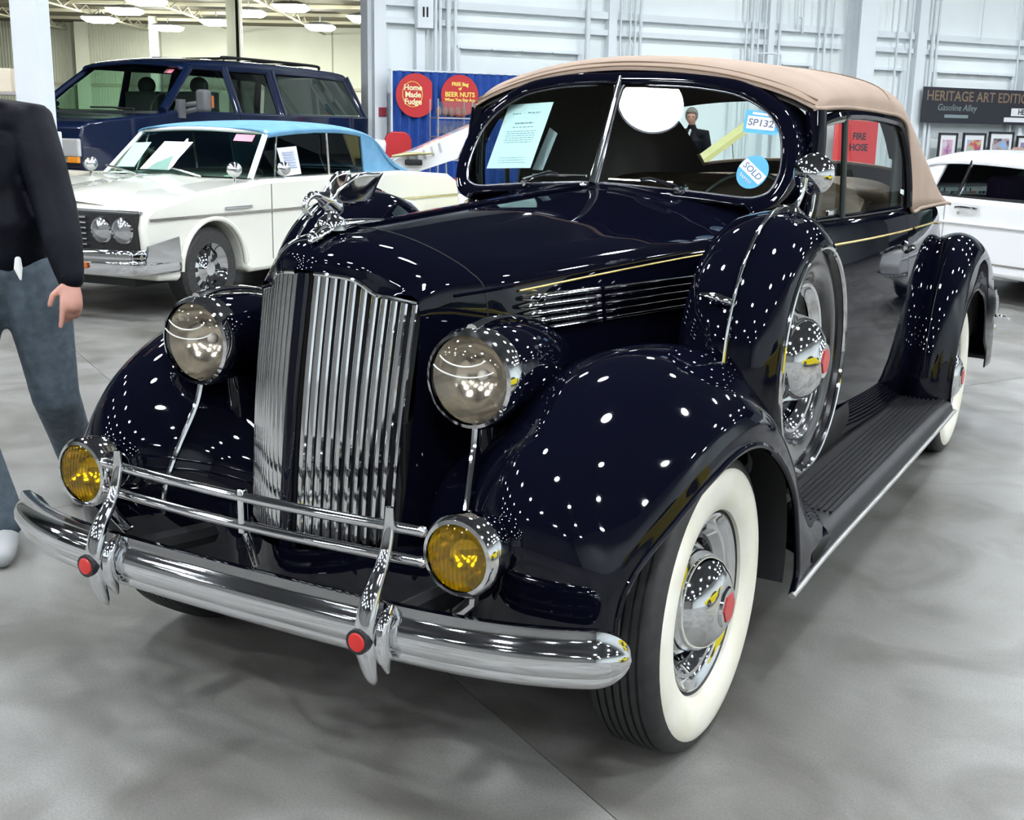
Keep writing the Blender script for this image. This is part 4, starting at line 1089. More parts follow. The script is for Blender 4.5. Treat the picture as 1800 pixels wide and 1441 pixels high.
for k in range(7):
    z = 1.225 - k * .022; x0 = 2.04 + k * .008
    lt.append(([tuple(wcm @ Vector((x0, .125, z))), tuple(wcm @ Vector((x0 + .17, .122, z + .006))), tuple(wcm @ Vector((x0 + .17, .122, z - .004))), tuple(wcm @ Vector((x0, .125, z - .010)))], [(0, 1, 2, 3)]))
add('typed_lines', join(*lt), mat('pale_ink', (.35, .42, .6), .7), o, smooth=False)['kind'] = 'stuff'
o = sheet4('windshield_sticker', [(1.905, .50, 1.37), (1.93, .32, 1.365), (1.88, .32, 1.31), (1.855, .50, 1.315)], pink_m, wc, th=(.003, 0, 0)); o['label'] = 'pink sticker in the top corner of the windshield'

# ---- dark blue full-size truck wagon
def blue_truck():
    sc = 1.27
    t = thing('utility_truck', 'dark blue sport utility truck with beige lower trim behind the cream convertible', 'car', loc=(-10.55, 7.62, 0), rz=rad(90 + 4.5))
    t.scale = (sc, sc, sc)
    W_ = 1.90
    ol = [(.33, 1.10), (.30, .98), (.30, .72), (.34, .40)] + [(.6, .40)] + arch(1.12, .44, .40, cz=.40) + [(1.55, .36), (3.95, .36)] + arch(4.55, .44, .40, cz=.40) + [(5.2, .40), (5.62, .45), (5.68, 1.28), (1.68, 1.28), (1.5, 1.245), (.75, 1.18), (.42, 1.14)]
    add('body', bodyprism(ol, 0, W_), truck_blue, t, bevel=.05, seg=3)
    add('chassis', box((2.8, W_ / 2, .5), (4.9, W_ - .5, .3)), black_m, t, smooth=False)
    for cx in (1.12, 4.55):
        for y in (-.005, W_ + .005):
            P = [(cx - .47 * math.cos(a), y, .40 + .47 * math.sin(a)) for a in np.linspace(-.1, PI + .1, 26)]
            add('arch_flare', tube(P, .045, 8, flat=.7), beige_m, t)
        for y, o_ in ((.16, -1), (W_ - .16, 1)): plain_wheel(t, cx, y, .40, .26, chrome_soft, out=o_)
    add('rocker_trim', box((2.75, -.006, .47), (2.3, .03, .16)), beige_m, t, smooth=False, bevel=.01)
    b = add('front_bumper', surf([[(.64, -.03, z), (.4, -.035, z), (.20 - d, .10, z), (.15 - d, W_ / 2, z), (.20 - d, W_ - .10, z), (.4, W_ + .035, z), (.64, W_ + .03, z)] for z, d in ((.40, -.03), (.47, .02), (.60, .02), (.66, -.02))], 12, 36), beige_m, t, solid=.02)
    g = add('grille', box((.28, W_ / 2, .90), (.06, .95, .32)), mat('grille_beige', (.34, .32, .27), .35, .5), t, smooth=False, bevel=.02)
    for k in range(3): add('grille_bar', box((.245, W_ / 2, .82 + k * .08), (.03, .88, .03)), dark_gap, g, smooth=False)
    for y0 in (.03, W_ - .45):
        h = add('headlamp', box((.31, y0 + .20, .885), (.09, .44, .18)), mat('lamp_clear', (.62, .63, .62), .08, .2, .9), t, smooth=False, bevel=.015)
        add('marker', box((.31, y0 + (.06 if y0 < 1 else .36), .765), (.095, .14, .06)), amber_m, h, smooth=False, bevel=.008)
        add('marker_base', box((.32, y0 + .20, .765), (.07, .42, .055)), beige_m, h, smooth=False, bevel=.006)
    # greenhouse: roof, pillars, panes
    RF = []
    for x, zc, ye in ((2.08, 1.795, .25), (2.32, 1.85, .235), (2.9, 1.885, .225), (3.8, 1.895, .22), (4.8, 1.885, .225), (5.4, 1.86, .24), (5.56, 1.80, .27)):
        q_ = .45 if x < 2.2 else (.75 if x < 2.5 else 1)
        RF.append([(x, ye - .03, zc - q_ * .13), (x, ye, zc - q_ * .06), (x, ye + .10, zc - .012), (x, W_ / 2, zc + .02), (x, W_ - ye - .10, zc - .012), (x, W_ - ye, zc - q_ * .06), (x, W_ - ye + .03, zc - q_ * .13)])
    rf_ = add('roof', surf(RF, 40, 34, flip=True), truck_blue, t, solid=.03)
    def side(y, yt, q):
        add('a_pillar', tube([(1.55, y, 1.27), (1.9, (y + yt) / 2, 1.53), (2.22, yt, 1.76)], [.05, .045, .045], 8), truck_blue, t)
        for x0, x1, wd in ((2.86, 2.84, .06), (3.72, 3.72, .09), (5.60, 5.42, .07)):
            add('pillar', tube([(x0, y, 1.26), (x1, yt, 1.79)], wd, 8, flat=.5, up=(0, 1, 0)), truck_blue, t)
        for a, bb, c_, d, m_ in ((1.66, 2.80, 2.80, 2.28, green_glass), (2.92, 3.64, 3.64, 2.90, dark_glass), (3.81, 5.56, 5.40, 3.81, dark_glass)):
            add('side_glass', ([(a, y, 1.27), (bb, y, 1.27), (c_, yt, 1.76), (d, yt, 1.76)], [(0, 1, 2, 3)]), m_, t, smooth=False)
    side(.04, .225, 1); side(W_ - .04, W_ - .225, -1)
    add('windshield_glass', surf([[(1.55, .06, 1.265), (1.42, W_ / 2, 1.27), (1.55, W_ - .06, 1.265)], [(1.88, .15, 1.52), (1.77, W_ / 2, 1.53), (1.88, W_ - .15, 1.52)], [(2.2, .25, 1.765), (2.10, W_ / 2, 1.785), (2.2, W_ - .25, 1.765)]], 8, 14, flip=True), green_glass, t)
    sheet4('windshield_sticker', [(2.13, .46, 1.74), (2.12, .34, 1.735), (2.06, .34, 1.69), (2.07, .46, 1.695)], pink_m, t, th=(.004, 0, 0))
    add('dash', box((1.75, W_ / 2, 1.2), (.5, W_ - .2, .14)), seat_dark, t, smooth=False, bevel=.03)
    for y in (.55, W_ - .55): add('seat', join(box((2.75, y, 1.2), (.18, .5, .62)), sphere((2.78, y, 1.58), .13, 12, 8, (.6, 1, .8))), seat_dark, t, bevel=.05)
    add('steering_wheel', tube([(2.15 + .05 * math.sin(a), .55 + .19 * math.cos(a), 1.30 + .18 * math.sin(a)) for a in np.linspace(0, 2 * PI, 25)[:-1]], .014, 6, closed=True), seat_dark, t)
    add('wiper', tube([(1.45, .35, 1.285), (1.47, .7, 1.30), (1.46, .98, 1.30)], .012, 6), black_m, t)
    # big side mirror with amber lamp
    for sg, y in ((-1, 0), (1, W_)):
        m_ = add('mirror', box((1.93, y + sg * .21, 1.39), (.12, .15, .24)), grey_plastic, t, bevel=.035, seg=3)
        add('mirror_arm', join(tube([(1.88, y, 1.34), (1.90, y + sg * .15, 1.36)], .03, 8), tube([(1.88, y, 1.27), (1.90, y + sg * .15, 1.30)], .03, 8), box((1.80, y, 1.30), (.10, .05, .20))), grey_plastic, m_)
        add('turn_lamp', box((1.99, y + sg * .275, 1.38), (.03, .03, .13)), mat('amber_dim', (.45, .13, .04), .4), m_, smooth=False)
    for y in (.42, W_ - .42):
        add('roof_rail', tube(spl([(3.1, y, 1.90), (3.2, y, 1.925), (4.9, y, 1.925), (5.1, y, 1.89)], 20), .018, 8), black_m, t)
    for x in (3.4, 4.2, 4.9): add('rack_bar', rod((x, .42, 1.93), (x, W_ - .42, 1.93), .015), black_m, t)
    add('tailgate_glass', ([(5.66, .12, 1.3), (5.66, W_ - .12, 1.3), (5.5, W_ - .28, 1.78), (5.5, .28, 1.78)], [(0, 1, 2, 3)]), dark_glass, t, smooth=False)
    add('door_seam', box((1.62, -.003, .85), (.01, .006, .8)), dark_gap, t, smooth=False)
    add('door_seam', box((2.84, -.003, .85), (.01, .006, .8)), dark_gap, t, smooth=False)
    return t
blue_truck()

# ---- white coupe behind the tail (local x: rear to front)
def white_coupe():
    t = thing('white_coupe', 'bright white two-door hardtop coupe behind the tail of the black car', 'car', loc=(-1.67, 10.245, 0), rz=rad(90 - 127))
    W_ = 1.80
    ol = [(-.02, .80), (-.05, .55), (.05, .36), (.5, .30)] + arch(1.22, .37, .30) + [(1.66, .24), (3.4, .24)] + arch(4.0, .37, .30) + [(4.5, .30), (4.78, .40), (4.85, .62), (4.75, .82), (3.4, .90), (1.6, .925), (.9, .93), (.15, .885)]
    add('body', bodyprism(ol, 0, W_), bright_white, t, bevel=.045, seg=3)
    add('chassis', box((2.4, W_ / 2, .4), (4.0, W_ - .5, .3)), black_m, t, smooth=False)
    add('body_crease', tube([(.05, -.008, .70), (2.4, -.012, .695), (4.75, -.008, .68)], .014, 8), bright_white, t)
    add('rocker_trim', box((2.5, -.006, .36), (1.8, .012, .012)), chrome_soft, t, smooth=False)
    for x in (1.22, 4.0):
        for y, o_ in ((.12, -1), (W_ - .12, 1)): plain_wheel(t, x, y, .32, .2, chrome, out=o_)
        add('arch_flare', tube([(x - .385 * math.cos(a), -.006, .33 + .385 * math.sin(a)) for a in np.linspace(.05, PI - .05, 24)], .02, 8), bright_white, t)
    RF = []
    for x, zc, ye in ((.78, .94, .14), (.98, 1.12, .17), (1.18, 1.25, .21), (1.5, 1.305, .235), (2.1, 1.30, .24), (2.75, 1.26, .25), (2.92, 1.23, .26)):
        dz = .0 if x < 1.1 else .035
        RF.append([(x, ye - .05 + .02, zc - .09 if x > 1.1 else .92), (x, ye, zc - dz), (x, .5, zc + .012), (x, W_ / 2, zc + .02), (x, W_ - .5, zc + .012), (x, W_ - ye, zc - dz), (x, W_ - ye + .03, zc - .09 if x > 1.1 else .92)])
    rf_ = add('roof', surf(RF, 36, 30, flip=False), bright_white, t, solid=.03)
    for y, yt in ((.09, .20), (W_ - .09, W_ - .20)):
        add('sail_panel', ([(.80, y, .92), (1.40, y, .92), (1.46, yt, 1.24), (1.14, yt, 1.20)], [(0, 1, 2, 3)]), bright_white, t, smooth=False, solid=.02)
        q = add('quarter_glass', ([(1.41, y, .925), (1.72, y, .925), (1.76, yt, 1.245), (1.50, yt, 1.235)], [(0, 1, 2, 3)]), dark_glass, t, smooth=False)
        add('window_post', tube([(1.75, y - .006, .925), (1.79, yt - .006, 1.255)], .016, 8), chrome, q)
        d = add('door_glass', ([(1.78, y, .925), (3.25, y, .915), (2.85, yt, 1.215), (1.82, yt, 1.245)], [(0, 1, 2, 3)]), dark_glass, t, smooth=False)
        add('sill_trim', box((2.4, y - .02, .928), (2.0, .03, .018)), black_m, d, smooth=False)
    add('windshield_glass', ([(3.35, .1, .91), (3.35, W_ - .1, .91), (2.9, W_ - .26, 1.29), (2.9, .26, 1.29)], [(0, 1, 2, 3)]), green_glass, t, smooth=False)
    add('rear_glass', ([(.78, .22, .96), (.78, W_ - .22, .96), (1.28, W_ - .3, 1.22), (1.28, .3, 1.22)], [(3, 2, 1, 0)]), dark_glass, t, smooth=False)
    for x in (1.7,): add('door_seam', box((x, -.003, .58), (.008, .006, .62)), mat('seam_light', (.35, .35, .36), .6), t, smooth=False)
    h = add('door_handle', tube([(1.86, -.03, .835), (1.92, -.045, .84), (2.08, -.045, .838), (2.12, -.02, .832)], .012, 8), chrome, t)
    add('key_lock', lathe([(.0001, -.012), (.014, -.01), (.015, .0)], 12, 'y', (1.88, 0, .785)), chrome, h)
    for y in (.5, W_ - .5): add('seat', box((2.0, y, .85), (.18, .5, .55)), mat('seat_purple', (.07, .02, .10), .6), t, bevel=.05)
    add('steering_wheel', tube([(2.85 + .06 * math.sin(a), W_ - .5 + .18 * math.cos(a), .96 + .17 * math.sin(a)) for a in np.linspace(0, 2 * PI, 25)[:-1]], .012, 6, closed=True), seat_dark, t)
    add('rear_bumper', tube(spl([(.3, -.03, .5), (-.05, .05, .5), (-.12, W_ / 2, .5), (-.05, W_ - .05, .5), (.3, W_ + .03, .5)], 24), .045, 10, flat=.6), chrome, t)
    add('front_bumper', tube(spl([(4.6, -.03, .48), (4.88, .05, .48), (4.98, W_ / 2, .48), (4.88, W_ - .05, .48), (4.6, W_ + .03, .48)], 24), .045, 10, flat=.6), chrome, t)
    return t
white_coupe()

# ---- two show cars with raised hoods, mostly hidden
def show_car(name, label, loc, h, pm, louvers, tilt, hz=.84, sc=1.0, hw=None, skirt=.3):
    t = thing(name, label, 'car', loc=loc, rz=rad(90 + h)); t.scale = (sc, sc, sc)
    W_ = 1.7
    ol = [(.02, .62), (.0, .45), (.15, .28)] + arch(.85, .36, .30) + [(1.3, .22), (3.0, .22)] + arch(3.45, .36, .30) + [(4.0, .3), (4.3, .5), (4.25, .8), (3.4, .88), (1.55, .86), (1.4, .80), (.3, .70)]
    add('body', bodyprism(ol, 0, W_), pm, t, bevel=.05, seg=3)
    add('chassis', box((2.2, W_ / 2, .38), (3.8, W_ - .5, .3)), black_m, t, smooth=False)
    for x in (.85, 3.45):
        for y, o_ in ((.12, -1), (W_ - .12, 1)): plain_wheel(t, x, y, .31, .2, chrome, out=o_)
    add('windshield_glass', ([(1.5, .12, .86), (1.5, W_ - .12, .86), (2.0, W_ - .25, 1.16), (2.0, .25, 1.16)], [(3, 2, 1, 0)]), green_glass, t, smooth=False)
    add('roof', surf([[(2.0, .24, 1.15), (2.0, W_ / 2, 1.19), (2.0, W_ - .24, 1.15)], [(2.6, .24, 1.16), (2.6, W_ / 2, 1.21), (2.6, W_ - .24, 1.16)], [(3.4, .2, .89), (3.4, W_ / 2, .92), (3.4, W_ - .2, .89)]], 14, 14, flip=True), pm, t, solid=.03)
    for y, yt in ((.1, .24), (W_ - .1, W_ - .24)):
        add('side_glass', ([(1.6, y, .87), (3.2, y, .88), (2.6, yt, 1.15), (2.05, yt, 1.14)], [(0, 1, 2, 3)]), dark_glass, t, smooth=False)
    hx = 1.38
    ct, st = math.cos(rad(tilt)), math.sin(rad(tilt))
    def hp(u, y, off=0): return (hx - u * ct + off * st, y, hz + u * st + off * ct)
    hd_ = add('raised_hood', surf([[hp(u, y, .03 * math.sin(PI * y / W_)) for y in np.linspace(*(hw or (.08, W_ - .02)), 7)] for u in np.linspace(0, 1.32, 6)], 12, 20), pm, t, solid=.035)
    add('hood_skirt', prism([(hp(0, 0)[0] + skirt * .2, hp(0, 0)[2] - skirt * .6), hp(0, 0)[::2], hp(1.32, 0)[::2], (hp(1.32, 0)[0] + skirt * st, hp(1.32, 0)[2] - skirt * ct)], W_ - .035, W_ - .01, 'y'), pm, hd_, smooth=False)
    if louvers:
        for k in range(5):
            add('louver', xf(box((0, 0, 0), (.03, .03, .13)), (hp(.40 + k * .12, 0)[0] + .05, W_ - .005, hp(.40 + k * .12, 0)[2] - .13), (0, rad(15), 0)), mat('louver_grey', (.42, .43, .46), .5), hd_, smooth=False)
    add('prop_rod', rod((.5, W_ - .3, .72), hp(.9, W_ - .3), .01), chrome_soft, t)
    return t
# ------------------------------------------------------------------ people
skin_m = noise_mat('skin', (.40, .19, .145), (.47, .235, .18), 14, .5)
denim = noise_mat('denim', (.045, .065, .085), (.075, .10, .125), 30, .8, bump=.2, bscale=260)
jacket_m = noise_mat('black_jacket', (.0022, .0026, .005), (.005, .006, .010), 9, .55, bump=1.0, bscale=9, spec=.08)
hair_m = noise_mat('grey_hair', (.10, .09, .08), (.2, .18, .16), 60, .7)
shoe_m = mat('worn_shoe', (.30, .31, .31), .6)

def limb(pts, radii, seg=12, flat=1.0, up=(0, 0, 1)):
    """closed tapered tube with rounded ends"""
    P = [Vector(p) for p in pts]; R = list(radii)
    a = (P[0] - P[1]).normalized(); b = (P[-1] - P[-2]).normalized()
    P = [P[0] + a * R[0] * .8, P[0] + a * R[0] * .5] + P + [P[-1] + b * R[-1] * .5, P[-1] + b * R[-1] * .8]
    R = [R[0] * .35, R[0] * .8] + R + [R[-1] * .8, R[-1] * .35]
    return tube([tuple(p) for p in P], R, seg, flat=flat, up=up)

def fuse(name, parts, m, parent, voxel, smooth=6):
    o = add(name, join(*parts), m, parent)
    md = o.modifiers.new('fuse', 'REMESH'); md.mode = 'VOXEL'; md.voxel_size = voxel; md.use_smooth_shade = True
    sm = o.modifiers.new('smooth', 'SMOOTH'); sm.factor = .5; sm.iterations = smooth
    return o

def hand(w0, dirv, palm_n, side, curl=(.25, .5, .6, .7), k=1.0):
    """five fingers on a palm; dirv points from the wrist to the knuckles, palm_n out of the palm"""
    d = Vector(dirv).normalized(); n = Vector(palm_n); n = (n - d * n.dot(d)).normalized(); s = d.cross(n) * side
    w0 = Vector(w0); out = []
    out.append(limb([w0 - d * .03, w0 + d * .02, w0 + d * .055, w0 + d * .085], [.027 * k, .031 * k, .038 * k, .036 * k], 12, flat=.55, up=tuple(n)))
    for i, (off, ln, r) in enumerate(((.030, .072, .0098), (.010, .080, .0102), (-.010, .075, .0098), (-.029, .058, .0088))):
        p = w0 + d * .088 * k + s * off * k
        ang = curl[i]; pts = [p - d * .02]
        q = p; a = ang * .35
        for j, f in enumerate((.45, .32, .23)):
            a += ang * (.55 if j else .1) + .08
            q = q + (d * math.cos(a) + n * math.sin(a)) * ln * f * k * 1.08; pts.append(q)
        out.append(limb([pts[0], p, *pts[1:]], [r * 1.1 * k, r * 1.1 * k, r * k, r * .92 * k, r * .8 * k], 8))
    p = w0 + d * .03 * k + s * .028 * k
    t1 = p + (d * .55 + s * .55 + n * .35).normalized() * .042 * k; t2 = t1 + (d * .85 + s * .12 + n * .45).normalized() * .034 * k
    out.append(limb([p - s * .01, p, t1, t2], [.014 * k, .015 * k, .0118 * k, .0098 * k], 8))
    return out

def person(name, label, J, jm=None, pm=None, voxel=.011, fine=True):
    """J: dict of joints in world space"""
    V_ = {k: Vector(v) for k, v in J.items() if not isinstance(v, (tuple, list)) or len(v) == 3}
    head, neck, chest, hip = V_['head'], V_['neck'], V_['chest'], V_['hip']
    face = V_['face'].normalized(); rt = face.cross(Vector((0, 0, 1))).normalized()
    parts = [limb([hip, (hip + chest) / 2, chest, neck - Vector((0, 0, .05))], [.135, .125, .145, .07], 16, flat=1.0),
             limb([neck - Vector((0, 0, .06)), neck + Vector((0, 0, .07)), head - Vector((0, 0, .04))], [.065, .055, .06]),
             sphere(tuple(head), .1, 20, 14, (.80, .95, 1.18))]
    fc = head + face * .075
    parts += [limb([fc + Vector((0, 0, .022)), fc + face * .016 - Vector((0, 0, .018))], [.008, .011], 8),        # nose
              limb([fc + face * .002 - rt * .02 - Vector((0, 0, .055)), fc + face * .008 - Vector((0, 0, .055)), fc + face * .002 + rt * .02 - Vector((0, 0, .055))], [.006, .009, .006], 8),
              sphere(tuple(head + face * .040 - Vector((0, 0, .088))), .036, 12, 8)]
    for s in (1, -1): parts.append(sphere(tuple(head + rt * s * .082 - Vector((0, 0, .005))), .028, 10, 8, (.45, .7, 1.1)))
    for S_ in ('L', 'R'):
        sh, el, wr = V_[S_ + 'sh'], V_[S_ + 'el'], V_[S_ + 'wr']
        parts.append(limb([chest + (sh - chest) * .5 + Vector((0, 0, .04)), sh, (sh + el) / 2, el, (el + wr) / 2, wr], [.075, .062, .052, .044, .040, .028]))
        hd_ = V_[S_ + 'hd']; parts += hand(wr, hd_ - wr, V_[S_ + 'pn'], -1 if S_ == 'L' else 1, J.get(S_ + 'curl', (.3, .5, .6, .7)))
        hp, kn, an, to = V_[S_ + 'hip'], V_[S_ + 'kn'], V_[S_ + 'an'], V_[S_ + 'to']
        parts.append(limb([hip * .4 + hp * .6, hp, (hp + kn) / 2, kn, kn * .65 + an * .35, an], [.10, .095, .078, .056, .054, .038]))
    body = fuse(name, parts, skin_m, None, voxel if not fine else .0055, 3)
    tag(body, label, 'person')
    jac = [limb([hip + Vector((0, 0, .03)), hip + Vector((0, 0, .12)), (hip + chest) / 2 + Vector((0, 0, .02)), chest, neck - Vector((0, 0, .055))], [.172, .180, .172, .185, .085], 18, flat=J.get('tflat', 1.0)),
           limb([neck - Vector((0, 0, .05)), neck + Vector((0, 0, .015))], [.082, .075], 12)]
    for S_ in ('L', 'R'):
        sh, el, wr = V_[S_ + 'sh'], V_[S_ + 'el'], V_[S_ + 'wr']
        jac.append(limb([chest * .55 + sh * .45 + Vector((0, 0, .04)), sh, (sh + el) / 2, el, (el + wr) / 2, wr + (el - wr) * .10], [.11, .090, .078, .072, .066, .05]))
        c1 = wr + (el - wr) * .12; c2 = wr + (el - wr) * .0
        jac.append(limb([c1, c2], [.047, .045]))
    j = fuse('jacket', jac, jm or jacket_m, body, .012, 5)
    tr = [limb([hip + Vector((0, 0, .06)), hip - Vector((0, 0, .02))], [.165, .16], 16)]
    for S_ in ('L', 'R'):
        hp, kn, an = V_[S_ + 'hip'], V_[S_ + 'kn'], V_[S_ + 'an']
        tr.append(limb([hip * .35 + hp * .65 + Vector((0, 0, .02)), hp * .85 + kn * .15, (hp + kn) / 2, kn, (kn + an) / 2, an + (kn - an) * .03], [.125, .118, .102, .085, .078, .076]))
    fuse('trousers', tr, pm or denim, body, .012, 5)
    for S_ in ('L', 'R'):
        an, to = V_[S_ + 'an'], V_[S_ + 'to']
        d = Vector((to.x - an.x, to.y - an.y, 0)).normalized(); b0 = Vector((an.x, an.y, 0))
        fuse('shoe', [limb([b0 - d * .05 + Vector((0, 0, .05)), b0 + d * .05 + Vector((0, 0, .052)), b0 + d * .13 + Vector((0, 0, .038)), b0 + d * .185 + Vector((0, 0, .034))], [.047, .048, .042, .032], 12),
                      limb([b0 + Vector((0, 0, .06)), b0 + Vector((0, 0, .11))], [.048, .045])], shoe_m, body, .008, 2)
    hp_ = sphere(tuple(head + Vector((0, 0, .03)) - face * .016), .106, 18, 12, (.86, .98, 1.08))
    keep = [(p, q) for p, q in [hp_]]
    v, f = hp_
    f = [q for q in f if not (np.mean([(Vector(v[i]) - head).dot(face) for i in q]) > .045 and np.mean([v[i][2] - head.z for i in q]) < .075) and np.mean([v[i][2] - head.z for i in q]) > -.06]
    add('hair', (v, f), hair_m, body, solid=.012)
    for s in (1, -1): add('eye', sphere(tuple(head + face * .083 + rt * s * .032 + Vector((0, 0, .012))), .011, 10, 8), mat('eye_dark', (.02, .015, .012), .2), body)
    return body

man = person('person', 'man in a black jacket and jeans walking past the front of the black car', {
    'hip': (-1.90, .19, .95), 'chest': (-1.98, .20, 1.33), 'neck': (-2.03, .20, 1.53), 'head': (-2.02, .17, 1.70), 'face': (.75, -.62, -.05),
    'Lsh': (-1.82, .285, 1.43), 'Lel': (-1.655, .225, 1.165), 'Lwr': (-1.510, .150, .935), 'Lhd': (-1.478, .118, .845), 'Lpn': (-.85, .30, 0), 'Lcurl': (.12, 1.0, 1.15, 1.25),
    'Rsh': (-2.16, .06, 1.43), 'Rel': (-2.22, -.05, 1.17), 'Rwr': (-2.10, -.18, .95), 'Rhd': (-2.06, -.22, .87), 'Rpn': (.4, .3, 0),
    'Lhip': (-1.80, .235, .88), 'Lkn': (-1.795, .285, .48), 'Lan': (-2.02, .56, .13), 'Lto': (-1.90, .45, .03),
    'Rhip': (-1.98, .12, .88), 'Rkn': (-1.83, -.08, .49), 'Ran': (-1.715, -.03, .09), 'Rto': (-1.55, -.17, .03)})
add('pocket_flap', xf(box((0, 0, 0), (.12, .012, .05)), (-1.835, .045, 1.285), (0, 0, rad(38))), jacket_m, man, smooth=False, bevel=.005)
add('shirt_tail', limb([(-1.705, .10, .995), (-1.70, .095, .965), (-1.685, .09, .93)], [.010, .014, .004], 8, flat=.5), mat('white_cotton', (.6, .6, .58), .8), man)

man2 = person('person', 'distant man in a dark coat seen through the windshield of the black car', {
    'hip': (-5.42, 15.8, .95), 'chest': (-5.44, 15.8, 1.34), 'neck': (-5.44, 15.8, 1.54), 'head': (-5.44, 15.76, 1.71), 'face': (.3, -.95, -.1),
    'Lsh': (-5.24, 15.88, 1.44), 'Lel': (-5.17, 15.86, 1.15), 'Lwr': (-5.21, 15.72, .93), 'Lhd': (-5.22, 15.68, .85), 'Lpn': (-.5, 0, 0),
    'Rsh': (-5.64, 15.74, 1.44), 'Rel': (-5.73, 15.70, 1.15), 'Rwr': (-5.66, 15.58, .93), 'Rhd': (-5.65, 15.54, .85), 'Rpn': (.5, 0, 0),
    'Lhip': (-5.33, 15.83, .89), 'Lkn': (-5.33, 15.80, .48), 'Lan': (-5.33, 15.84, .09), 'Lto': (-5.3, 15.6, .03),
    'Rhip': (-5.53, 15.77, .89), 'Rkn': (-5.54, 15.73, .48), 'Ran': (-5.55, 15.77, .09), 'Rto': (-5.5, 15.5, .03)}, fine=False)
add('scarf', limb([(-5.40, 15.63, 1.50), (-5.43, 15.60, 1.36), (-5.44, 15.60, 1.18)], [.03, .035, .03], 8, flat=.5), mat('white_cotton', (.6, .6, .58), .8), man2)
# ------------------------------------------------------------------ show cars, booth, banner and pictures
yellow_paint = mat('pale_yellow_paint', (.62, .58, .24), .25, 0, .5)
def hinge_loc(hinge, h, sc, x=1.38, W_=1.7):
    d = Vector((-math.sin(rad(h)), math.cos(rad(h)), 0)); l = Vector((-d.y, d.x, 0))
    p = Vector((hinge[0], hinge[1], 0)) - d * x * sc - l * W_ * sc
    return (p.x, p.y, 0)
wsc = show_car('show_car', 'white show car with its louvered hood propped open in front of the blue booth', hinge_loc((-7.29, 10.0), 125, .9), 125, bright_white, True, 24, hz=1.12, sc=.9, skirt=.5)
yc = show_car('show_car', 'pale yellow show car with raised hood seen through the black car windshield', hinge_loc((-3.2, 9.97), 130, .8), 130, yellow_paint, False, 36, hz=1.30, sc=.8, hw=(1.35, 1.68), skirt=.2)
add('side_scoop', tube([(1.30, 1.78, 1.22), (1.1, 1.80, 1.25), (.72, 1.78, 1.27)], [.05, .09, .03], 12, flat=.35), mat('olive_wing', (.36, .33, .16), .35), wsc)
add('scoop_mouth', box((1.0, 1.78, 1.14), (.25, .1, .08)), dark_gap, wsc, smooth=False, bevel=.02)

def wthing(name, vf, m, label, cat, group=None, **k):
    o = on_wall(add(name, vf, m, None, **k)); tag(o, label, cat, group); return o
def wtext(name, body, size, m, parent, s, y, z, bold=.0, **k):
    return text(name, body, size, m, parent, frame((s, y, z), (1, 0, 0), (0, 0, 1)), bold=bold, extrude=.002, **k)
# pleated blue curtain
G = []
for k, s in enumerate(np.linspace(.22, 3.6, 120)):
    y = -.45 + .035 * math.sin(k * 1.05)
    G.append([(s, y, z) for z in (.02, .6, 1.2, 1.8, 2.42)])
cur = wthing('booth_curtain', gridmesh(np.array(G)), noise_mat('royal_blue_cloth', (.008, .05, .26), (.012, .07, .33), 6, .8), 'royal blue pleated booth curtain on a pipe frame', 'curtain', solid=.006)
add('curtain_rod', rod((.15, -.45, 2.43), (3.7, -.45, 2.43), .018), steel_w, cur)
for s in (.2, 3.65): add('curtain_post', rod((s, -.45, 0), (s, -.45, 2.45), .022), steel_w, cur)
sign_red = mat('sign_red', (.52, .018, .022), .5)
gold_text = mat('sign_yellow', (.86, .72, .14), .5)
cream_text = mat('sign_cream', (.88, .82, .50), .5)
pts = [(x, z) for x, z in circle2(.375, 48, .63, 2.01)]
pts = [(min(x, .93), z) for x, z in pts]
s1 = wthing('round_sign', prism(pts, -.53, -.515, 'y'), sign_red, 'red round fudge sign with one straight edge on the blue curtain', 'sign', smooth=False)
P = [(.56 + .185 * math.cos(a), -.532, 2.03 + .215 * math.sin(a)) for a in np.linspace(0, 2 * PI, 41)[:-1]]
add('ring', tube(P, .006, 6, closed=True), gold_text, s1)
for tx, z in (('Home', 2.14), ('Made', 2.02), ('Fudge', 1.90)): wtext('lettering', tx, .135, cream_text, s1, .57, -.534, z, bold=.004)
s2 = wthing('round_sign', prism(circle2(.36, 48, 1.46, 2.03), -.53, -.515, 'y'), sign_red, 'red round free nuts sign on the blue curtain beside the car roof', 'sign', smooth=False)
for tx, z, sz in (('FREE Bag', 2.225, .085), ('of', 2.15, .07), ('BEER NUTS', 2.045, .115), ('When You Buy Any', 1.955, .072)): wtext('lettering', tx, sz, gold_text, s2, 1.46, -.534, z, bold=.003)
# acrylic snack bins on a wire stand, in front of the curtain
wire_m = mat('wire_grey', (.45, .42, .42), .4, .6)
rk = thing('snack_stand', 'clear snack bin stand with red and brown packets before the booth curtain', 'display stand'); on_wall(rk)
for z in (.5, .95, 1.32, 1.62): add('shelf', box((.62, -2.2, z), (.62, .36, .02)), wire_m, rk, smooth=False)
for x in (.32, .92):
    for y in (-2.38, -2.02): add('upright', rod((x, y, 0), (x, y, 1.92), .012), wire_m, rk)
bin_glass = glass_mat('acrylic', (.86, .84, .86))
for z in (1.12, 1.48, 1.78): add('bin_front', box((.62, -2.38, z), (.6, .006, .2)), bin_glass, rk, smooth=False)
pk = [mat('packet_red', (.5, .05, .06), .5), mat('packet_brown', (.30, .16, .10), .5), mat('packet_blue', (.12, .16, .35), .5), mat('packet_cream', (.65, .58, .45), .5)]
i = 0
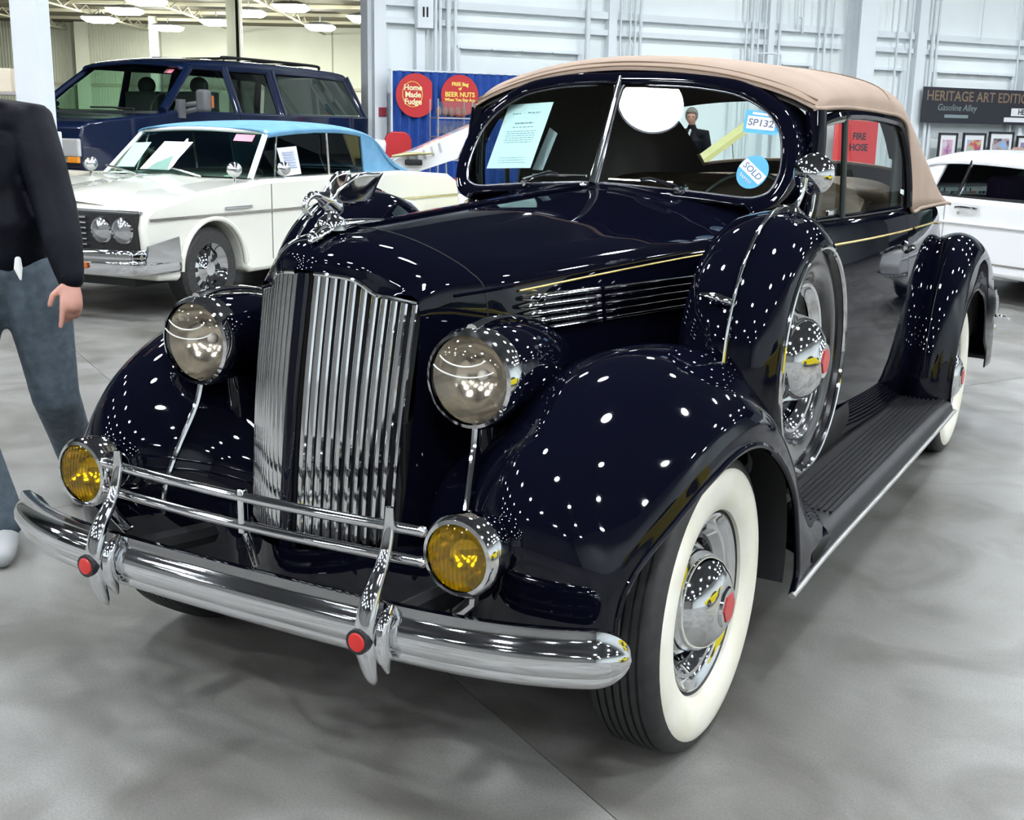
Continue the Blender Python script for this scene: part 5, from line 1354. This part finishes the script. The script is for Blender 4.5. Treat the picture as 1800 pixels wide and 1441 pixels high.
for z in (.51, .96, 1.33, 1.63):
    for k in range(5):
        o = on_wall(add('snack_packet', sphere((.40 + k * .11, -2.2, z + .09), .06, 10, 8, (.8, .7, 1.4)), pk[(i * 3 + k) % 4])); i += 1
        tag(o, 'small snack packet in the clear bin stand', 'packet', 'snack packets in the bin stand')
# red chair and white tub left of the stand
rc = thing('red_chair', 'red rounded chair back beside the blue curtain', 'chair'); on_wall(rc)
add('backrest', prism(rrect(.46, .52, .16, 6, -.22, 1.13), -2.0, -1.94, 'y'), mat('chair_red', (.45, .01, .015), .5), rc, smooth=False, bevel=.02)
add('seat', box((-.22, -2.2, .62), (.46, .46, .07)), MATS['chair_red'], rc, bevel=.03)
for x in (-.42, -.02):
    for y in (-2.4, -1.98): add('leg', rod((x, y, 0), (x, y, .9 if y > -2.2 else .6), .014), chrome_soft, rc)
tb = on_wall(add('white_tub', lathe([(.0001, .86), (.11, .86), (.14, 1.10), (.145, 1.2), (.13, 1.25), (.0001, 1.27)], 24, 'z', (-.62, -2.1, 0)), white_print)); tag(tb, 'white tub with yellow base beside the red chair', 'tub')
add('base', lathe([(.0001, .0), (.12, .0), (.12, .85), (.0001, .86)], 20, 'z', (-.62, -2.1, 0)), mat('tub_yellow', (.65, .52, .12), .5), tb)
# small red box on the wall end
o = wthing('alarm_box', box((.13, -.14, 1.72), (.14, .1, .16)), mat('alarm_red', (.35, .03, .06), .4), 'small dark red alarm box at the corner of the white wall', 'alarm box', smooth=False, bevel=.01)
# fire hose placard
fs = wthing('fire_sign', prism(rrect(1.16, 1.05, .03, 3, 10.53, 1.36), -.52, -.50, 'y'), mat('sign_scarlet', (.80, .04, .045), .5), 'scarlet fire hose sign seen through the side window of the black car', 'sign', smooth=False)
for tx, z in (('FIRE', 1.46), ('HOSE', 1.23), ('IN CABINET', .98)):
    if tx != 'IN CABINET': wtext('lettering', tx, .20, mat('sign_black', (.03, .01, .02), .6), fs, 10.62, -.523, z, bold=.006)
# black banner over a row of framed prints
bn = wthing('art_banner', box((15.4, -.34, 2.17), (5.9, .03, .76)), mat('banner_black', (.012, .014, .022), .5), 'black vendor banner with bronze and white lettering on the far wall', 'banner', smooth=False)
bronze = mat('banner_bronze', (.20, .14, .09), .5)
wtext('lettering', 'HERITAGE ART EDITIONS', .30, bronze, bn, 14.25, -.358, 2.36, bold=.004)
wtext('lettering', 'Gasoline Alley', .20, mat('banner_grey', (.20, .26, .27), .5), bn, 13.45, -.358, 2.12, shear=.2)
add('light_strip', box((13.45, -.357, 1.94), (.70, .004, .07)), MATS['banner_grey'], bn, smooth=False)
add('white_panel', box((15.75, -.357, 2.07), (1.3, .004, .17)), white_print, bn, smooth=False)
wtext('lettering', 'HERITAGE', .17, MATS['banner_black'], bn, 15.7, -.362, 2.07, bold=.004)
add('white_panel', box((15.7, -.357, 1.90), (1.6, .004, .10)), white_print, bn, smooth=False)
fm = mat('frame_black', (.02, .02, .025), .4)
def pic_mat(name, seed, cols):
    m = mat(name, (.5, .5, .5), .4); nt = m.node_tree; N = nt.nodes; L = nt.links
    t = N.new('ShaderNodeTexNoise'); t.inputs['Scale'].default_value = 5; t.noise_dimensions = '4D'; t.inputs['W'].default_value = seed
    r = N.new('ShaderNodeValToRGB'); e = r.color_ramp.elements
    e[0].position = .38; e[0].color = (*cols[0], 1); e[1].position = .62; e[1].color = (*cols[-1], 1)
    for k, c_ in enumerate(cols[1:-1]): q = e.new(.44 + .07 * k); q.color = (*c_, 1)
    tc = N.new('ShaderNodeTexCoord'); L.new(tc.outputs['Object'], t.inputs['Vector']); L.new(t.outputs['Fac'], r.inputs[0]); L.new(r.outputs[0], N['Principled BSDF'].inputs['Base Color'])
    return m
for k, (s0, s1_, zt, lab, cols) in enumerate(((13.0, 13.55, 1.58, 'framed automobile print nearest the tan canvas top', ((.1, .15, .4), (.5, .2, .3), (.6, .6, .7))),
        (13.72, 14.40, 1.59, 'framed print of a red car and yellow trees under the banner', ((.1, .12, .3), (.55, .08, .12), (.5, .42, .15), (.35, .45, .7))),
        (14.50, 15.26, 1.63, 'largest framed print with blue sky behind a card sign', ((.05, .06, .12), (.45, .33, .28), (.25, .45, .75))),
        (15.37, 16.1, 1.55, 'framed print cut by the edge of the picture', ((.05, .05, .12), (.3, .25, .35), (.1, .15, .4))))):
    fpt = thing('framed_print', lab, 'picture', 'framed prints under the banner'); on_wall(fpt)
    y = -.36; h = .80; cx = (s0 + s1_) / 2; wd = s1_ - s0; z0 = zt - h / 2
    add('frame', join(box((cx, y, zt - .02), (wd, .04, .045)), box((cx, y, zt - h + .02), (wd, .04, .045)), box((s0 + .022, y, z0), (.045, .04, h)), box((s1_ - .022, y, z0), (.045, .04, h))), fm, fpt, smooth=False)
    add('mount_card', box((cx, y + .005, z0), (wd - .08, .015, h - .08)), white_print, fpt, smooth=False)
    add('print', box((cx, y - .004, z0 - .01), (wd - .26, .006, h - .28)), pic_mat('print_%d' % k, k * 3.7 + 1, cols), fpt, smooth=False)
    add('easel', join(rod((cx - .1, y + .03, 0), (cx, y + .02, zt), .014), rod((cx + .1, y + .03, 0), (cx, y + .02, zt), .014), box((cx, y - .01, zt - h - .02), (wd * .8, .05, .03))), fm, fpt)
cs = wthing('card_sign', prism(rrect(.42, .5, .12, 5, 15.02, 1.05), -.75, -.73, 'y'), mat('kraft_card', (.50, .33, .26), .7), 'tan card sign with a white label before the largest print', 'sign', smooth=False)
add('label_sheet', box((15.02, -.755, 1.0), (.24, .006, .3)), white_print, cs, smooth=False)
add('stand', rod((15.02, -.72, 0), (15.02, -.72, .85), .02), fm, cs)

# rack of orange goods glimpsed behind the walking man
og = thing('goods_rack', 'wire rack of orange and white goods behind the walking man', 'rack', loc=(-11.0, 6.7, 0), rz=rad(30))
for z in (.4, .9, 1.35, 1.75): add('shelf', box((0, 0, z), (1.5, .4, .03)), wire_m, og, smooth=False)
for x in (-.74, .74):
    for y in (-.19, .19): add('upright', rod((x, y, 0), (x, y, 2.05), .025), mat('rack_orange', (.62, .16, .06), .5), og)
for k in range(16):
    h = .22 + .05 * (k % 2)
    add('goods_box', box((-.55 + (k % 4) * .36, 0, (.415, .915, 1.365, 1.765)[k // 4] + h / 2), (.16 + .04 * (k % 3), .2, h)), [MATS['packet_cream'], MATS['rack_orange'], white_print, MATS['packet_brown']][(k * 3 + k // 4) % 4], og, smooth=False, bevel=.01)

# bright yellow car parked beyond the right edge: its colour shows in the chrome
show_car('yellow_car', 'bright yellow low car parked right of the black car, mirrored in its hubcaps', (4.3, 3.4, 0), 180, mat('bright_yellow_paint', (.72, .58, .02), .25, 0, .5), False, -4.5, hz=.845, skirt=.02)

# ------------------------------------------------------------------ lettering becomes plain mesh
bpy.context.view_layer.update()
_dg = bpy.context.evaluated_depsgraph_get()
for o in [o for o in S.objects if o.type == 'FONT']:
    me = bpy.data.meshes.new_from_object(o.evaluated_get(_dg))
    nm = o.name.split('.')[0]; par = o.parent; ml = o.matrix_local.copy()
    bpy.data.objects.remove(o)
    n = bpy.data.objects.new(nm, me); C.objects.link(n); n.parent = par; n.matrix_local = ml
